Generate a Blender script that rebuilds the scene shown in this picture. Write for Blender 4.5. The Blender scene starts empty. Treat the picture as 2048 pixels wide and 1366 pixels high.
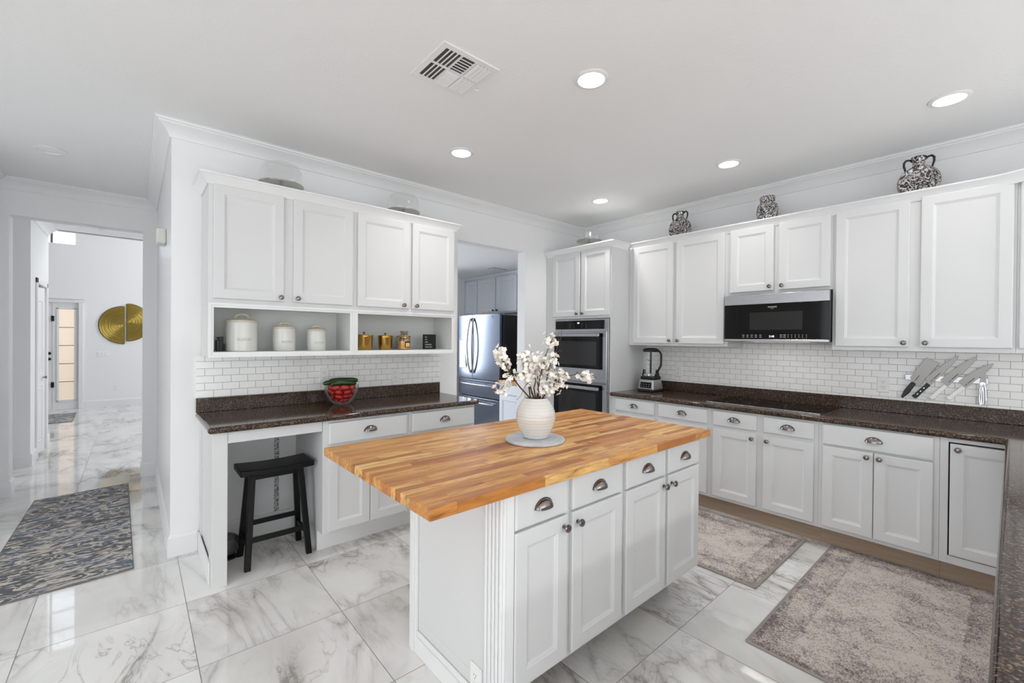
import bpy, bmesh, math, random
from mathutils import Vector, Matrix
random.seed(7)
SC = bpy.context.scene
COL = SC.collection
PI = math.pi

# ------------------------------------------------------------------ camera
CAMH = 1.395
cam = bpy.data.cameras.new('camera'); camo = bpy.data.objects.new('camera', cam); COL.objects.link(camo)
FPX = 869.94
cam.sensor_width = 36.0; cam.lens = FPX / 2048 * 36.0; cam.clip_start = 0.02
def _axis(u, v):
    w = Vector((u - 1024, -(v - 683), -FPX)); w.normalize(); return w
_X = _axis(2025, 686.5); _Y = _axis(268, 672); _Y = (_Y - _X * _X.dot(_Y)).normalized(); _Z = _X.cross(_Y)
camo.matrix_world = Matrix.Translation((0, 0, CAMH)) @ Matrix((_X, _Y, _Z)).to_4x4()
SC.camera = camo

# ------------------------------------------------------------------ look, sky and lamps outside the openings
SC.view_settings.view_transform = 'Standard'; SC.view_settings.look = 'None'
SC.view_settings.exposure = -0.14; SC.view_settings.gamma = 1.0
SC.cycles.max_bounces = 10; SC.cycles.diffuse_bounces = 5; SC.cycles.glossy_bounces = 5
SC.cycles.transmission_bounces = 10; SC.cycles.transparent_max_bounces = 12
SC.cycles.caustics_reflective = False; SC.cycles.caustics_refractive = False
SC.cycles.sample_clamp_indirect = 40.0
world = bpy.data.worlds.new('sky'); SC.world = world; world.use_nodes = True
bg = world.node_tree.nodes['Background']
bg.inputs['Color'].default_value = (0.90, 0.95, 1.0, 1); bg.inputs['Strength'].default_value = 3.1

def area(name, loc, target, sx, sy, power, color=(1, 1, 1), spread=PI):
    l = bpy.data.lights.new(name, 'AREA'); l.shape = 'RECTANGLE'; l.size = sx; l.size_y = sy
    l.energy = power; l.color = color; l.spread = spread
    o = bpy.data.objects.new(name, l); COL.objects.link(o); o.location = loc
    d = Vector(target) - Vector(loc); o.rotation_euler = d.to_track_quat('-Z', 'Y').to_euler()
    return o
# fill lamps added outside unseen rear, side and foyer openings; plus the pantry window's daylight
area('fill_rear', (0.6, -5.0, 3.45), (0.6, -2.2, 0.0), 5.4, 1.8, 680, (1.0, 0.993, 0.983), math.radians(150))
area('fill_side', (-5.0, 0.3, 3.4), (-2.15, 0.3, 0.0), 4.8, 1.8, 560, (1.0, 0.993, 0.983), math.radians(150))
area('daylight_pantry', (2.3, 6.6, 1.6), (2.3, 4, 0.9), 0.8, 1.7, 95, (0.93, 0.96, 1.0))
area('fill_foyer', (3.25, 10.0, 3.3), (0, 10.0, 2.2), 2.6, 3.0, 110, (1.0, 0.98, 0.955))

# ------------------------------------------------------------------ mesh helpers
ORG = {}
def tag(o, label, cat, group=None, kind=None):
    if label: o['label'] = label
    if cat: o['category'] = cat
    if group: o['group'] = group
    if kind: o['kind'] = kind
    return o
def thing(name, label, cat, loc=(0, 0, 0), group=None):
    o = bpy.data.objects.new(name, None); COL.objects.link(o); o.location = loc; o.empty_display_size = 0.05
    ORG[o.name] = Vector(loc); return tag(o, label, cat, group)
def obj(name, bm, mat, parent=None, smooth=False, bev=0, seg=2, recalc=True, zero=False, ang=35):
    if recalc: bmesh.ops.recalc_face_normals(bm, faces=bm.faces)
    if parent is not None: org = ORG[parent.name]
    elif zero: org = Vector((0, 0, 0))
    else:
        xs = [v.co for v in bm.verts]
        lo = Vector([min(c[i] for c in xs) for i in range(3)]); hi = Vector([max(c[i] for c in xs) for i in range(3)])
        org = Vector(((lo.x + hi.x) / 2, (lo.y + hi.y) / 2, lo.z))
    for v in bm.verts: v.co -= org
    me = bpy.data.meshes.new(name); bm.to_mesh(me); bm.free()
    o = bpy.data.objects.new(name, me); COL.objects.link(o)
    for m in (mat if isinstance(mat, (list, tuple)) else [mat]): me.materials.append(m)
    if parent is not None: o.parent = parent
    else: o.location = org
    ORG[o.name] = org
    if smooth:
        for p in me.polygons: p.use_smooth = True
        if ang: me.set_sharp_from_angle(angle=math.radians(ang))
    if bev:
        b = o.modifiers.new('bevel', 'BEVEL'); b.width = bev; b.segments = seg; b.limit_method = 'ANGLE'; b.angle_limit = math.radians(40)
        for p in me.polygons: p.use_smooth = True
        me.set_sharp_from_angle(angle=math.radians(60))
        w = o.modifiers.new('wn', 'WEIGHTED_NORMAL'); w.keep_sharp = True
    return o
def struct(name, bm, mat, **k):
    o = obj(name, bm, mat, zero=True, **k); o['kind'] = 'structure'; return o
def B(): return bmesh.new()
def box(bm, x0, x1, y0, y1, z0, z1):
    vs = [bm.verts.new((x, y, z)) for x in (x0, x1) for y in (y0, y1) for z in (z0, z1)]
    for f in ((0, 1, 3, 2), (4, 6, 7, 5), (0, 4, 5, 1), (2, 3, 7, 6), (0, 2, 6, 4), (1, 5, 7, 3)):
        bm.faces.new([vs[i] for i in f])
    return bm
class Fr:
    """a wall-like frame: a along u, b up, n out of the face"""
    def __init__(s, o, u, n): s.o = Vector(o); s.u = Vector(u); s.n = Vector(n)
    def __call__(s, a, b, n): return s.o + s.u * a + Vector((0, 0, b)) + s.n * n
def FA(y): return Fr((0, y, 0), (1, 0, 0), (0, -1, 0))
def FB(x): return Fr((x, 0, 0), (0, 1, 0), (-1, 0, 0))
def fbox(bm, fr, a0, a1, b0, b1, n0, n1):
    vs = [bm.verts.new(fr(a, b, n)) for a in (a0, a1) for b in (b0, b1) for n in (n0, n1)]
    for f in ((0, 1, 3, 2), (4, 6, 7, 5), (0, 4, 5, 1), (2, 3, 7, 6), (0, 2, 6, 4), (1, 5, 7, 3)):
        bm.faces.new([vs[i] for i in f])
    return bm
def rings(bm, fr, a0, a1, b0, b1, prof):
    prev = None
    for ins, n in prof:
        r = [bm.verts.new(fr(a, b, n)) for a, b in ((a0 + ins, b0 + ins), (a1 - ins, b0 + ins), (a1 - ins, b1 - ins), (a0 + ins, b1 - ins))]
        if prev is None: bm.faces.new(r)
        else:
            for i in range(4): bm.faces.new((prev[i], prev[(i + 1) % 4], r[(i + 1) % 4], r[i]))
        prev = r
    bm.faces.new(prev); return bm
def lathe(bm, prof, c=(0, 0, 0), seg=32, M=None, cap=True):
    """prof: (radius, height) from bottom to top about +z, or M maps it elsewhere"""
    c = Vector(c); prev = None; first = None
    for r, z in prof:
        if r < 1e-6:
            p = Vector((0, 0, z)); p = (M @ p) if M else p; ring = [bm.verts.new(p + c)]
        else:
            ring = []
            for i in range(seg):
                t = 2 * PI * i / seg; p = Vector((r * math.cos(t), r * math.sin(t), z)); p = (M @ p) if M else p
                ring.append(bm.verts.new(p + c))
        if prev is not None:
            if len(prev) == 1 and len(ring) > 1:
                for i in range(seg): bm.faces.new((prev[0], ring[i], ring[(i + 1) % seg]))
            elif len(ring) == 1 and len(prev) > 1:
                for i in range(seg): bm.faces.new((prev[(i + 1) % seg], prev[i], ring[0]))
            elif len(ring) > 1:
                for i in range(seg): bm.faces.new((prev[i], prev[(i + 1) % seg], ring[(i + 1) % seg], ring[i]))
        else: first = ring
        prev = ring
    if cap:
        if len(first) > 1: bm.faces.new(first)
        if len(prev) > 1: bm.faces.new(prev)
    return bm
def tube(bm, pts, rad, seg=8):
    pts = [Vector(p) for p in pts]; n = len(pts); prev = None
    if not isinstance(rad, (list, tuple)): rad = [rad] * n
    side = None
    for i, p in enumerate(pts):
        d = (pts[min(i + 1, n - 1)] - pts[max(i - 1, 0)]).normalized()
        if side is None:
            side = d.orthogonal().normalized()
        side = (side - d * side.dot(d)).normalized(); up = d.cross(side)
        r = [bm.verts.new(p + (side * math.cos(2 * PI * k / seg) + up * math.sin(2 * PI * k / seg)) * rad[i]) for k in range(seg)]
        if prev is None: bm.faces.new(r)
        else:
            for k in range(seg): bm.faces.new((prev[k], prev[(k + 1) % seg], r[(k + 1) % seg], r[k]))
        prev = r
    bm.faces.new(prev); return bm
def prism(bm, pts, off):
    """pts: a closed 3-D outline, off: extrusion vector"""
    off = Vector(off); a = [bm.verts.new(p) for p in pts]; b = [bm.verts.new(Vector(p) + off) for p in pts]
    bm.faces.new(a); bm.faces.new(b)
    for i in range(len(a)): bm.faces.new((a[i], a[(i + 1) % len(a)], b[(i + 1) % len(a)], b[i]))
    return bm
def sweep(bm, prof, path, z=0.0, closed=False):
    """moulding: prof (distance to the right of the path, height), mitred along path"""
    P = [Vector((p[0], p[1])) for p in path]; n = len(P); prev = None; first = None
    def right(d): return Vector((d.y, -d.x))
    for i in range(n):
        dirs = []
        if i > 0 or closed: dirs.append((P[i] - P[i - 1]).normalized())
        if i < n - 1 or closed: dirs.append((P[(i + 1) % n] - P[i]).normalized())
        m = sum((right(d) for d in dirs), Vector((0, 0)))
        m = m / m.dot(m) * (2 if len(dirs) == 2 else 1) if len(dirs) == 2 else m
        r = [bm.verts.new((P[i].x + m.x * d, P[i].y + m.y * d, z + h)) for d, h in prof]
        if prev is not None:
            for k in range(len(r)): bm.faces.new((prev[k], prev[(k + 1) % len(r)], r[(k + 1) % len(r)], r[k]))
        else: first = r
        prev = r
    if closed:
        for k in range(len(first)): bm.faces.new((prev[k], prev[(k + 1) % len(first)], first[(k + 1) % len(first)], first[k]))
    else: bm.faces.new(first); bm.faces.new(prev)
    return bm
def ball(bm, c, r, sc=(1, 1, 1), rot=None, seg=20, rings_=12):
    M = Matrix.Translation(c)
    if rot is not None: M = M @ rot.to_4x4()
    M = M @ Matrix.Diagonal((sc[0] * r, sc[1] * r, sc[2] * r, 1))
    bmesh.ops.create_uvsphere(bm, u_segments=seg, v_segments=rings_, radius=1, matrix=M); return bm
def text(name, s, mat, parent, fr, a, b, n, size, depth=0.0006, align='CENTER', flip=False, sx=1.0):
    cu = bpy.data.curves.new('t', 'FONT'); cu.body = s; cu.size = size; cu.extrude = depth; cu.align_x = align
    t = bpy.data.objects.new('t', cu); COL.objects.link(t); bpy.context.view_layer.update()
    me = bpy.data.meshes.new_from_object(t.evaluated_get(bpy.context.evaluated_depsgraph_get()))
    bpy.data.objects.remove(t); bpy.data.curves.remove(cu)
    bm = B(); bm.from_mesh(me); bpy.data.meshes.remove(me)
    sg = -1 if flip else 1
    for v in bm.verts: v.co = fr(a + sg * v.co.x * sx, b + v.co.y, n + v.co.z)
    return obj(name, bm, mat, parent)

# ------------------------------------------------------------------ materials
def c3(r, g, b):
    f = lambda x: (x / 255 / 12.92) if x / 255 <= 0.04045 else ((x / 255 + 0.055) / 1.055) ** 2.4
    return (f(r), f(g), f(b), 1)
class NT:
    def __init__(s, name):
        s.m = bpy.data.materials.new(name); s.m.use_nodes = True; s.t = s.m.node_tree; s.p = s.t.nodes['Principled BSDF']
    def n(s, typ, **k):
        nd = s.t.nodes.new(typ)
        for a, v in k.items():
            if a.startswith('i_'):
                key = a[2:]; key = int(key) if key.isdigit() else key.replace('_', ' ')
                if hasattr(v, 'is_linked') or isinstance(v, bpy.types.NodeSocket): s.t.links.new(v, nd.inputs[key])
                else: nd.inputs[key].default_value = v
            else: setattr(nd, a, v)
        return nd
    def math(s, op, a, b=0.0, c=None, clamp=False):
        nd = s.t.nodes.new('ShaderNodeMath'); nd.operation = op; nd.use_clamp = clamp
        for i, v in enumerate((a, b) if c is None else (a, b, c)):
            if isinstance(v, bpy.types.NodeSocket): s.t.links.new(v, nd.inputs[i])
            else: nd.inputs[i].default_value = v
        return nd.outputs[0]
    def mix(s, f, a, b, mode='MIX'):
        nd = s.t.nodes.new('ShaderNodeMix'); nd.data_type = 'RGBA'; nd.blend_type = mode
        for i, v in ((0, f), (6, a), (7, b)):
            if isinstance(v, bpy.types.NodeSocket): s.t.links.new(v, nd.inputs[i])
            else: nd.inputs[i].default_value = v
        return nd.outputs[2]
    def ramp(s, f, stops, interp='LINEAR'):
        nd = s.t.nodes.new('ShaderNodeValToRGB'); nd.color_ramp.interpolation = interp; e = nd.color_ramp.elements
        while len(e) < len(stops): e.new(0.5)
        for k, (p, c) in enumerate(stops): e[k].position = p; e[k].color = c if len(c) == 4 else (*c, 1)
        s.t.links.new(f, nd.inputs[0]); return nd.outputs[0]
    def set(s, **k):
        for a, v in k.items():
            i = s.p.inputs[a.replace('_', ' ')]
            if isinstance(v, bpy.types.NodeSocket): s.t.links.new(v, i)
            else: i.default_value = v
        return s
    def bump(s, h, strength=0.2, dist=0.01):
        nd = s.n('ShaderNodeBump', i_Height=h, i_Strength=strength, i_Distance=dist); s.t.links.new(nd.outputs[0], s.p.inputs['Normal'])
    def obj(s): return s.n('ShaderNodeTexCoord').outputs['Object']
    def noise(s, vec, scale, detail=4, rough=0.5, dist=0.0, out='Fac'):
        return s.n('ShaderNodeTexNoise', i_Vector=vec, i_Scale=scale, i_Detail=detail, i_Roughness=rough, i_Distortion=dist).outputs[out]
    def map(s, vec, loc=(0, 0, 0), rot=(0, 0, 0), sc=(1, 1, 1)):
        return s.n('ShaderNodeMapping', i_Vector=vec, i_Location=loc, i_Rotation=rot, i_Scale=sc).outputs[0]
def mat(name, col, rough=0.5, metal=0.0, **k):
    t = NT(name); t.set(Base_Color=c3(*col), Roughness=rough, Metallic=metal, **k); return t.m
def paint(name, col, rough, bs=0.05, scale=60, **k):
    t = NT(name); t.set(Base_Color=c3(*col), Roughness=rough, **k)
    t.bump(t.noise(t.obj(), scale, 3), bs, 0.004); return t.m
M_wall = paint('wall_paint', (236, 236, 236), 0.55, 0.25, 90)
M_hallwall = paint('semi_gloss_wall_paint', (231, 231, 232), 0.28, 0.30, 70)
M_ceil = paint('ceiling_paint', (237, 237, 237), 0.8, 0.25, 70)
M_trim = mat('white_trim_paint', (232, 232, 232), 0.32)
M_cab = mat('white_cabinet_paint', (217, 217, 217), 0.42)
M_cabin = mat('cabinet_interior_paint', (222, 224, 220), 0.6)
M_cream = mat('cream_glaze', (214, 206, 186), 0.25)
M_black = mat('black_paint', (10, 10, 11), 0.35, IOR=1.35)
M_blackgloss = mat('black_glass', (6, 6, 6), 0.06, IOR=1.33)
M_blackplastic = mat('black_plastic', (20, 20, 21), 0.4)
M_darkgap = mat('dark_gap', (10, 10, 10), 0.8)
M_plate = mat('white_plastic', (236, 236, 234), 0.35)
M_slot = mat('outlet_slots', (60, 60, 60), 0.6)
M_chrome = mat('chrome', (225, 225, 228), 0.1, 1.0)
M_bronze = mat('oil_rubbed_bronze', (32, 29, 27), 0.4, 0.6)
def brushed(name, col, rough, stretch=(2, 2, 120), amt=0.03):
    t = NT(name); n = t.noise(t.map(t.obj(), sc=stretch), 6, 3)
    t.set(Base_Color=c3(*col), Metallic=1.0, Roughness=t.math('ADD', rough - amt / 2, t.math('MULTIPLY', n, amt)), Anisotropic=0.5)
    return t.m
M_steel = brushed('brushed_stainless_steel', (176, 176, 178), 0.27)
M_fridge = brushed('cool_stainless_steel', (122, 129, 142), 0.22, (120, 120, 2))
M_nickel = mat('satin_nickel', (136, 129, 126), 0.2, 1.0)
M_blade = brushed('knife_steel', (128, 125, 122), 0.32)
M_brass = mat('polished_brass', (196, 156, 84), 0.2, 1.0)
def glass(name, col=(252, 253, 252), rough=0.02, ior=1.5):
    """thin-walled glass: clear with a Fresnel sheen"""
    t = NT(name); tr = t.n('ShaderNodeBsdfTransparent', i_Color=c3(*col)); gl = t.n('ShaderNodeBsdfGlossy', i_Color=(1, 1, 1, 1), i_Roughness=rough)
    mx = t.n('ShaderNodeMixShader', i_0=t.math('MULTIPLY_ADD', t.math('POWER', t.n('ShaderNodeLayerWeight', i_Blend=0.5).outputs['Facing'], 2.6), 0.75, 0.05), i_1=tr.outputs[0], i_2=gl.outputs[0])
    t.t.links.new(mx.outputs[0], t.t.nodes['Material Output'].inputs['Surface']); return t.m
M_glass = glass('clear_glass')
M_pane = glass('window_glass', (250, 252, 255), 0.01, 1.3)
M_plateglass = glass('thick_plate_glass', (226, 224, 220))
def _frost():
    t = NT('reeded_tan_glass'); n = t.noise(t.map(t.obj(), sc=(60, 1, 3)), 2, 3)
    t.set(Base_Color=t.mix(n, c3(244, 236, 226), c3(255, 252, 248)), Roughness=0.35, Transmission_Weight=0.75, IOR=1.1); return t.m
M_frost = _frost()
def emit(name, col, s):
    t = NT(name); t.set(Base_Color=(0, 0, 0, 1), Emission_Color=c3(*col), Emission_Strength=s); return t.m
M_lamp = emit('lamp_lens', (255, 253, 248), 6.0)
M_digit = emit('lit_digits', (255, 255, 255), 1.6)
M_print = mat('white_print', (190, 190, 190), 0.5)

def _floor():
    t = NT('polished_marble_tile'); G = 0.594
    p = t.n('ShaderNodeSeparateXYZ', i_0=t.obj())
    u = t.math('DIVIDE', t.math('SUBTRACT', p.outputs[0], 0.21), G); v = t.math('DIVIDE', t.math('SUBTRACT', p.outputs[1], 2.825), G)
    iu = t.math('FLOOR', u); iv = t.math('FLOOR', v)
    wn = t.n('ShaderNodeTexWhiteNoise', noise_dimensions='2D', i_Vector=t.n('ShaderNodeCombineXYZ', i_X=iu, i_Y=iv).outputs[0])
    off = t.n('ShaderNodeVectorMath', operation='MULTIPLY_ADD', i_0=wn.outputs['Color'], i_1=(9, 9, 9), i_2=t.obj()).outputs[0]
    st = t.map(off, rot=(0, 0, 0.85), sc=(1.0, 0.42, 1))
    w1 = t.noise(st, 2.3, 7, 0.55, 0.9)
    v1 = t.math('ABSOLUTE', t.math('SUBTRACT', w1, 0.5))
    w2 = t.noise(st, 5.0, 8, 0.6, 1.4)
    v2 = t.math('ABSOLUTE', t.math('SUBTRACT', w2, 0.47))
    gate = t.ramp(t.noise(off, 1.7, 2), [(0.40, (0, 0, 0, 1)), (0.62, (1, 1, 1, 1))])
    vein = t.ramp(v1, [(0.0, (1, 1, 1, 1)), (0.012, (0.55,) * 3 + (1,)), (0.05, (0.16,) * 3 + (1,)), (0.12, (0, 0, 0, 1))])
    fine = t.ramp(v2, [(0.0, (0.8,) * 3 + (1,)), (0.010, (0.2,) * 3 + (1,)), (0.035, (0, 0, 0, 1))])
    va = t.math('MULTIPLY', t.math('ADD', vein, t.math('MULTIPLY', fine, gate)), t.math('ADD', 0.18, t.math('MULTIPLY', gate, 0.75)), clamp=True)
    cloud = t.noise(off, 2.2, 5)
    base = t.mix(t.ramp(cloud, [(0.35, (0, 0, 0, 1)), (0.7, (1, 1, 1, 1))]), c3(236, 235, 233), c3(220, 218, 214))
    colr = t.mix(t.math('MULTIPLY', va, 0.78), base, c3(128, 120, 113))
    fu = t.math('ABSOLUTE', t.math('SUBTRACT', t.math('FRACT', u), 0.5)); fv = t.math('ABSOLUTE', t.math('SUBTRACT', t.math('FRACT', v), 0.5))
    gr = t.math('GREATER_THAN', t.math('MAXIMUM', fu, fv), 0.5 - 0.0016 / G)
    colr = t.mix(gr, colr, c3(128, 126, 122))
    t.set(Base_Color=colr, Roughness=t.math('ADD', 0.035, t.math('MULTIPLY', gr, 0.4)), IOR=1.6)
    return t.m
M_floor = _floor()
def _tile(name, ax, u0, z0, col):
    t = NT(name); s = t.n('ShaderNodeSeparateXYZ', i_0=t.obj())
    v = t.n('ShaderNodeCombineXYZ', i_X=t.math('SUBTRACT', s.outputs[ax], u0 - 0.04875), i_Y=t.math('SUBTRACT', s.outputs[2], z0)).outputs[0]
    b = t.n('ShaderNodeTexBrick', offset=0.5, i_Vector=v, i_Scale=1.0, i_Mortar_Size=0.0016, i_Mortar_Smooth=0.3, i_Bias=0.0, i_Brick_Width=0.0975, i_Row_Height=0.0475,
            i_Color1=c3(*col), i_Color2=c3(*[x - 5 for x in col]), i_Mortar=c3(168, 166, 162))
    t.set(Base_Color=b.outputs['Color'], Roughness=t.math('ADD', 0.14, t.math('MULTIPLY', b.outputs['Fac'], 0.5)))
    t.bump(t.math('SUBTRACT', 1.0, b.outputs['Fac']), 0.35, 0.002); return t.m
M_tileA = _tile('white_brick_tile_left', 0, 0.351, 1.042, (246, 246, 244))
M_tileB = _tile('white_brick_tile_right', 1, 0.933, 1.0905, (246, 244, 241))
def _granite(name, dark, mid, light):
    t = NT(name); o = t.obj()
    a = t.noise(o, 150, 3, 0.6); v = t.n('ShaderNodeTexVoronoi', i_Vector=o, i_Scale=170.0)
    b = t.ramp(a, [(0.40, c3(*dark)), (0.55, c3(*mid)), (0.72, c3(*light))])
    fl = t.ramp(v.outputs['Color'], [(0.0, (0, 0, 0, 1)), (0.80, (0, 0, 0, 1)), (0.86, (1, 1, 1, 1))])
    col = t.mix(t.math('MULTIPLY', fl, 0.55), b, c3(*light))
    big = t.noise(o, 22, 3); col = t.mix(t.math('MULTIPLY', big, 0.35), col, c3(*dark))
    t.set(Base_Color=col, Roughness=0.09, IOR=1.36); return t.m
M_granite = _granite('brown_granite', (31, 23, 19), (78, 60, 49), (154, 132, 114))
def _butcher(name):
    t = NT(name); s = t.n('ShaderNodeSeparateXYZ', i_0=t.obj()); W = 0.034; L = 0.42
    row = t.math('FLOOR', t.math('DIVIDE', s.outputs[1], W))
    ro = t.n('ShaderNodeTexWhiteNoise', noise_dimensions='1D', i_W=row).outputs['Value']
    ro2 = t.n('ShaderNodeTexWhiteNoise', noise_dimensions='1D', i_W=t.math('ADD', row, 77.3)).outputs['Value']
    ln = t.math('ADD', 0.26, t.math('MULTIPLY', ro2, 0.42))
    xx = t.math('ADD', t.math('DIVIDE', s.outputs[0], ln), t.math('MULTIPLY', ro, 13.0)); cell = t.math('FLOOR', xx)
    rnd = t.n('ShaderNodeTexWhiteNoise', noise_dimensions='2D', i_Vector=t.n('ShaderNodeCombineXYZ', i_X=row, i_Y=cell).outputs[0])
    base = t.ramp(rnd.outputs['Value'], [(0.0, c3(160, 92, 38)), (0.14, c3(192, 122, 54)), (0.45, c3(218, 156, 82)), (0.75, c3(230, 174, 100)), (1.0, c3(244, 200, 128))])
    off = t.n('ShaderNodeVectorMath', operation='MULTIPLY_ADD', i_0=rnd.outputs['Color'], i_1=(5, 5, 5), i_2=t.obj()).outputs[0]
    g = t.noise(t.map(off, sc=(1.6, 16, 16)), 5, 6, 0.6, 0.6)
    g2 = t.noise(t.map(off, sc=(0.9, 6, 6)), 3.5, 4, 0.5, 1.5)
    col = t.mix(t.ramp(g, [(0.38, (0, 0, 0, 1)), (0.72, (0.8,) * 3 + (1,))]), base, c3(150, 90, 42))
    col = t.mix(t.ramp(g2, [(0.60, (0, 0, 0, 1)), (0.70, (0.75,) * 3 + (1,))]), col, c3(122, 68, 30))
    fy = t.math('ABSOLUTE', t.math('SUBTRACT', t.math('FRACT', t.math('DIVIDE', s.outputs[1], W)), 0.5)); fx = t.math('ABSOLUTE', t.math('SUBTRACT', t.math('FRACT', xx), 0.5))
    j = t.math('MAXIMUM', t.math('GREATER_THAN', fy, 0.484), t.math('GREATER_THAN', fx, 0.498))
    col = t.mix(t.math('MULTIPLY', j, 0.45), col, c3(110, 62, 28))
    t.set(Base_Color=col, Roughness=t.math('ADD', 0.26, t.math('MULTIPLY', g, 0.14))); return t.m
M_butcher = _butcher('butcher_block_wood')
def _toe():
    t = NT('bare_wood_toe_kick'); g = t.noise(t.map(t.obj(), sc=(14, 1, 18)), 5, 4)
    t.set(Base_Color=t.mix(g, c3(150, 128, 108), c3(184, 162, 140)), Roughness=0.6); return t.m
M_toe = _toe()
def _rug_hall():
    t = NT('blue_grey_camouflage_rug'); o = t.obj()
    wob = t.n('ShaderNodeVectorMath', operation='MULTIPLY_ADD', i_0=t.noise(o, 7, 3, out='Color'), i_1=(0.09, 0.07, 0), i_2=o).outputs[0]
    n = t.noise(t.map(wob, sc=(4.2, 12, 1)), 1.25, 3, 0.55, 0.8)
    n2 = t.noise(t.map(o, sc=(1, 1, 1)), 2.2, 2)
    band = t.math('ABSOLUTE', t.math('SUBTRACT', t.math('FRACT', t.math('MULTIPLY', n, 6.0)), 0.5))
    cream = t.ramp(t.math('ADD', band, t.math('MULTIPLY', t.math('SUBTRACT', n2, 0.5), 0.35)), [(0.27, (0, 0, 0, 1)), (0.33, (1, 1, 1, 1))])
    dark = t.mix(t.ramp(t.noise(o, 3.0, 2), [(0.42, (0, 0, 0, 1)), (0.58, (1, 1, 1, 1))]), c3(98, 99, 101), c3(108, 115, 130))
    col = t.mix(cream, dark, c3(212, 204, 194))
    pile = t.noise(o, 380, 2)
    col = t.mix(t.math('MULTIPLY', pile, 0.25), col, c3(70, 72, 78)); t.set(Base_Color=col, Roughness=0.95); t.bump(pile, 0.4, 0.004); return t.m
M_rughall = _rug_hall()
def _rug_vintage(name, hx, hy):
    """faded rug: dark worn border of width ~0.14 m with a guard line, distressed field; hx, hy are half sizes"""
    t = NT(name); o = t.obj(); s = t.n('ShaderNodeSeparateXYZ', i_0=o)
    dx = t.math('SUBTRACT', hx, t.math('ABSOLUTE', s.outputs[0])); dy = t.math('SUBTRACT', hy, t.math('ABSOLUTE', s.outputs[1]))
    d = t.math('MINIMUM', dx, dy)
    border = t.ramp(d, [(0.0, (1, 1, 1, 1)), (0.03, (1, 1, 1, 1)), (0.04, (0.45,) * 3 + (1,)), (0.13, (0.55,) * 3 + (1,)), (0.14, (0.7,) * 3 + (1,)), (0.152, (0.7,) * 3 + (1,)), (0.16, (0.22,) * 3 + (1,)), (1.0, (0.0, 0, 0, 1))])
    wob = t.n('ShaderNodeVectorMath', operation='MULTIPLY_ADD', i_0=t.noise(o, 12, 2, out='Color'), i_1=(0.05, 0.05, 0), i_2=o).outputs[0]
    wv = t.n('ShaderNodeTexVoronoi', feature='DISTANCE_TO_EDGE', i_Vector=wob, i_Scale=17.0).outputs['Distance']
    motif = t.ramp(wv, [(0.0, (1, 1, 1, 1)), (0.10, (0.6,) * 3 + (1,)), (0.2, (0, 0, 0, 1))])
    wear = t.noise(t.map(o, sc=(1, 1, 1)), 4.5, 7, 0.75); thread = t.noise(t.map(o, sc=(30, 150, 1)), 2.2, 3, 0.6)
    speck = t.noise(o, 95, 3, 0.7)
    a = t.math('ADD', t.math('MULTIPLY', border, 0.42), t.math('MULTIPLY', motif, 0.13))
    a = t.math('ADD', a, t.math('MULTIPLY', t.math('SUBTRACT', wear, 0.48), 1.9)); a = t.math('ADD', a, t.math('MULTIPLY', t.math('SUBTRACT', speck, 0.5), 1.8))
    a = t.math('ADD', a, t.math('MULTIPLY', t.math('SUBTRACT', thread, 0.5), 1.3))
    col = t.ramp(a, [(0.05, c3(208, 198, 188)), (0.30, c3(180, 168, 162)), (0.52, c3(140, 128, 126)), (0.85, c3(98, 88, 88))])
    edge = t.math('LESS_THAN', d, 0.012); col = t.mix(edge, col, c3(150, 144, 138))
    t.set(Base_Color=col, Roughness=0.95); t.bump(speck, 0.3, 0.004); return t.m
def _ornate():
    t = NT('silver_scrollwork_glaze'); o = t.obj()
    wob = t.n('ShaderNodeVectorMath', operation='MULTIPLY_ADD', i_0=t.noise(o, 30, 2, out='Color'), i_1=(0.03, 0.03, 0.03), i_2=o).outputs[0]
    w = t.noise(wob, 22, 2, 0.5, 2.6)
    k = t.ramp(t.math('ABSOLUTE', t.math('SUBTRACT', t.math('FRACT', t.math('MULTIPLY', w, 3.2)), 0.5)), [(0.17, (0, 0, 0, 1)), (0.25, (1, 1, 1, 1))])
    t.set(Base_Color=t.mix(k, c3(52, 45, 42), c3(206, 202, 200)), Roughness=0.22, Metallic=0.35); t.bump(k, 0.6, 0.004); return t.m
M_ornate = _ornate()
def _vase():
    t = NT('white_glazed_ceramic'); o = t.obj(); s = t.n('ShaderNodeSeparateXYZ', i_0=o)
    v = t.n('ShaderNodeCombineXYZ', i_Z=t.math('MULTIPLY', s.outputs[2], 1.0), i_X=t.math('MULTIPLY', t.noise(o, 8, 2), 0.03)).outputs[0]
    w = t.n('ShaderNodeTexWave', wave_type='BANDS', bands_direction='Z', i_Vector=v, i_Scale=22.0, i_Distortion=1.5).outputs['Fac']
    t.set(Base_Color=t.mix(t.math('MULTIPLY', w, 0.3), c3(226, 224, 219), c3(204, 198, 190)), Roughness=0.12, Coat_Weight=0.4); t.bump(w, 0.12, 0.003); return t.m
M_vase = _vase()
M_crock = mat('crackled_white_glaze', (214, 214, 208), 0.12)
def _marb():
    t = NT('white_marble_slab'); n = t.noise(t.obj(), 9, 6, 0.5, 1.0)
    t.set(Base_Color=t.ramp(n, [(0.3, c3(206, 208, 212)), (0.5, c3(196, 199, 204)), (0.56, c3(182, 186, 192)), (0.7, c3(212, 214, 216))]), Roughness=0.3); return t.m
M_marbleplate = _marb()
M_bark = mat('brown_bark', (92, 68, 50), 0.7)
def _petal():
    t = NT('cream_petals'); t.set(Base_Color=t.mix(t.noise(t.obj(), 60, 2), c3(255, 253, 248), c3(246, 240, 230)), Roughness=0.7, Subsurface_Weight=0.0); return t.m
M_petal = _petal()
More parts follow.
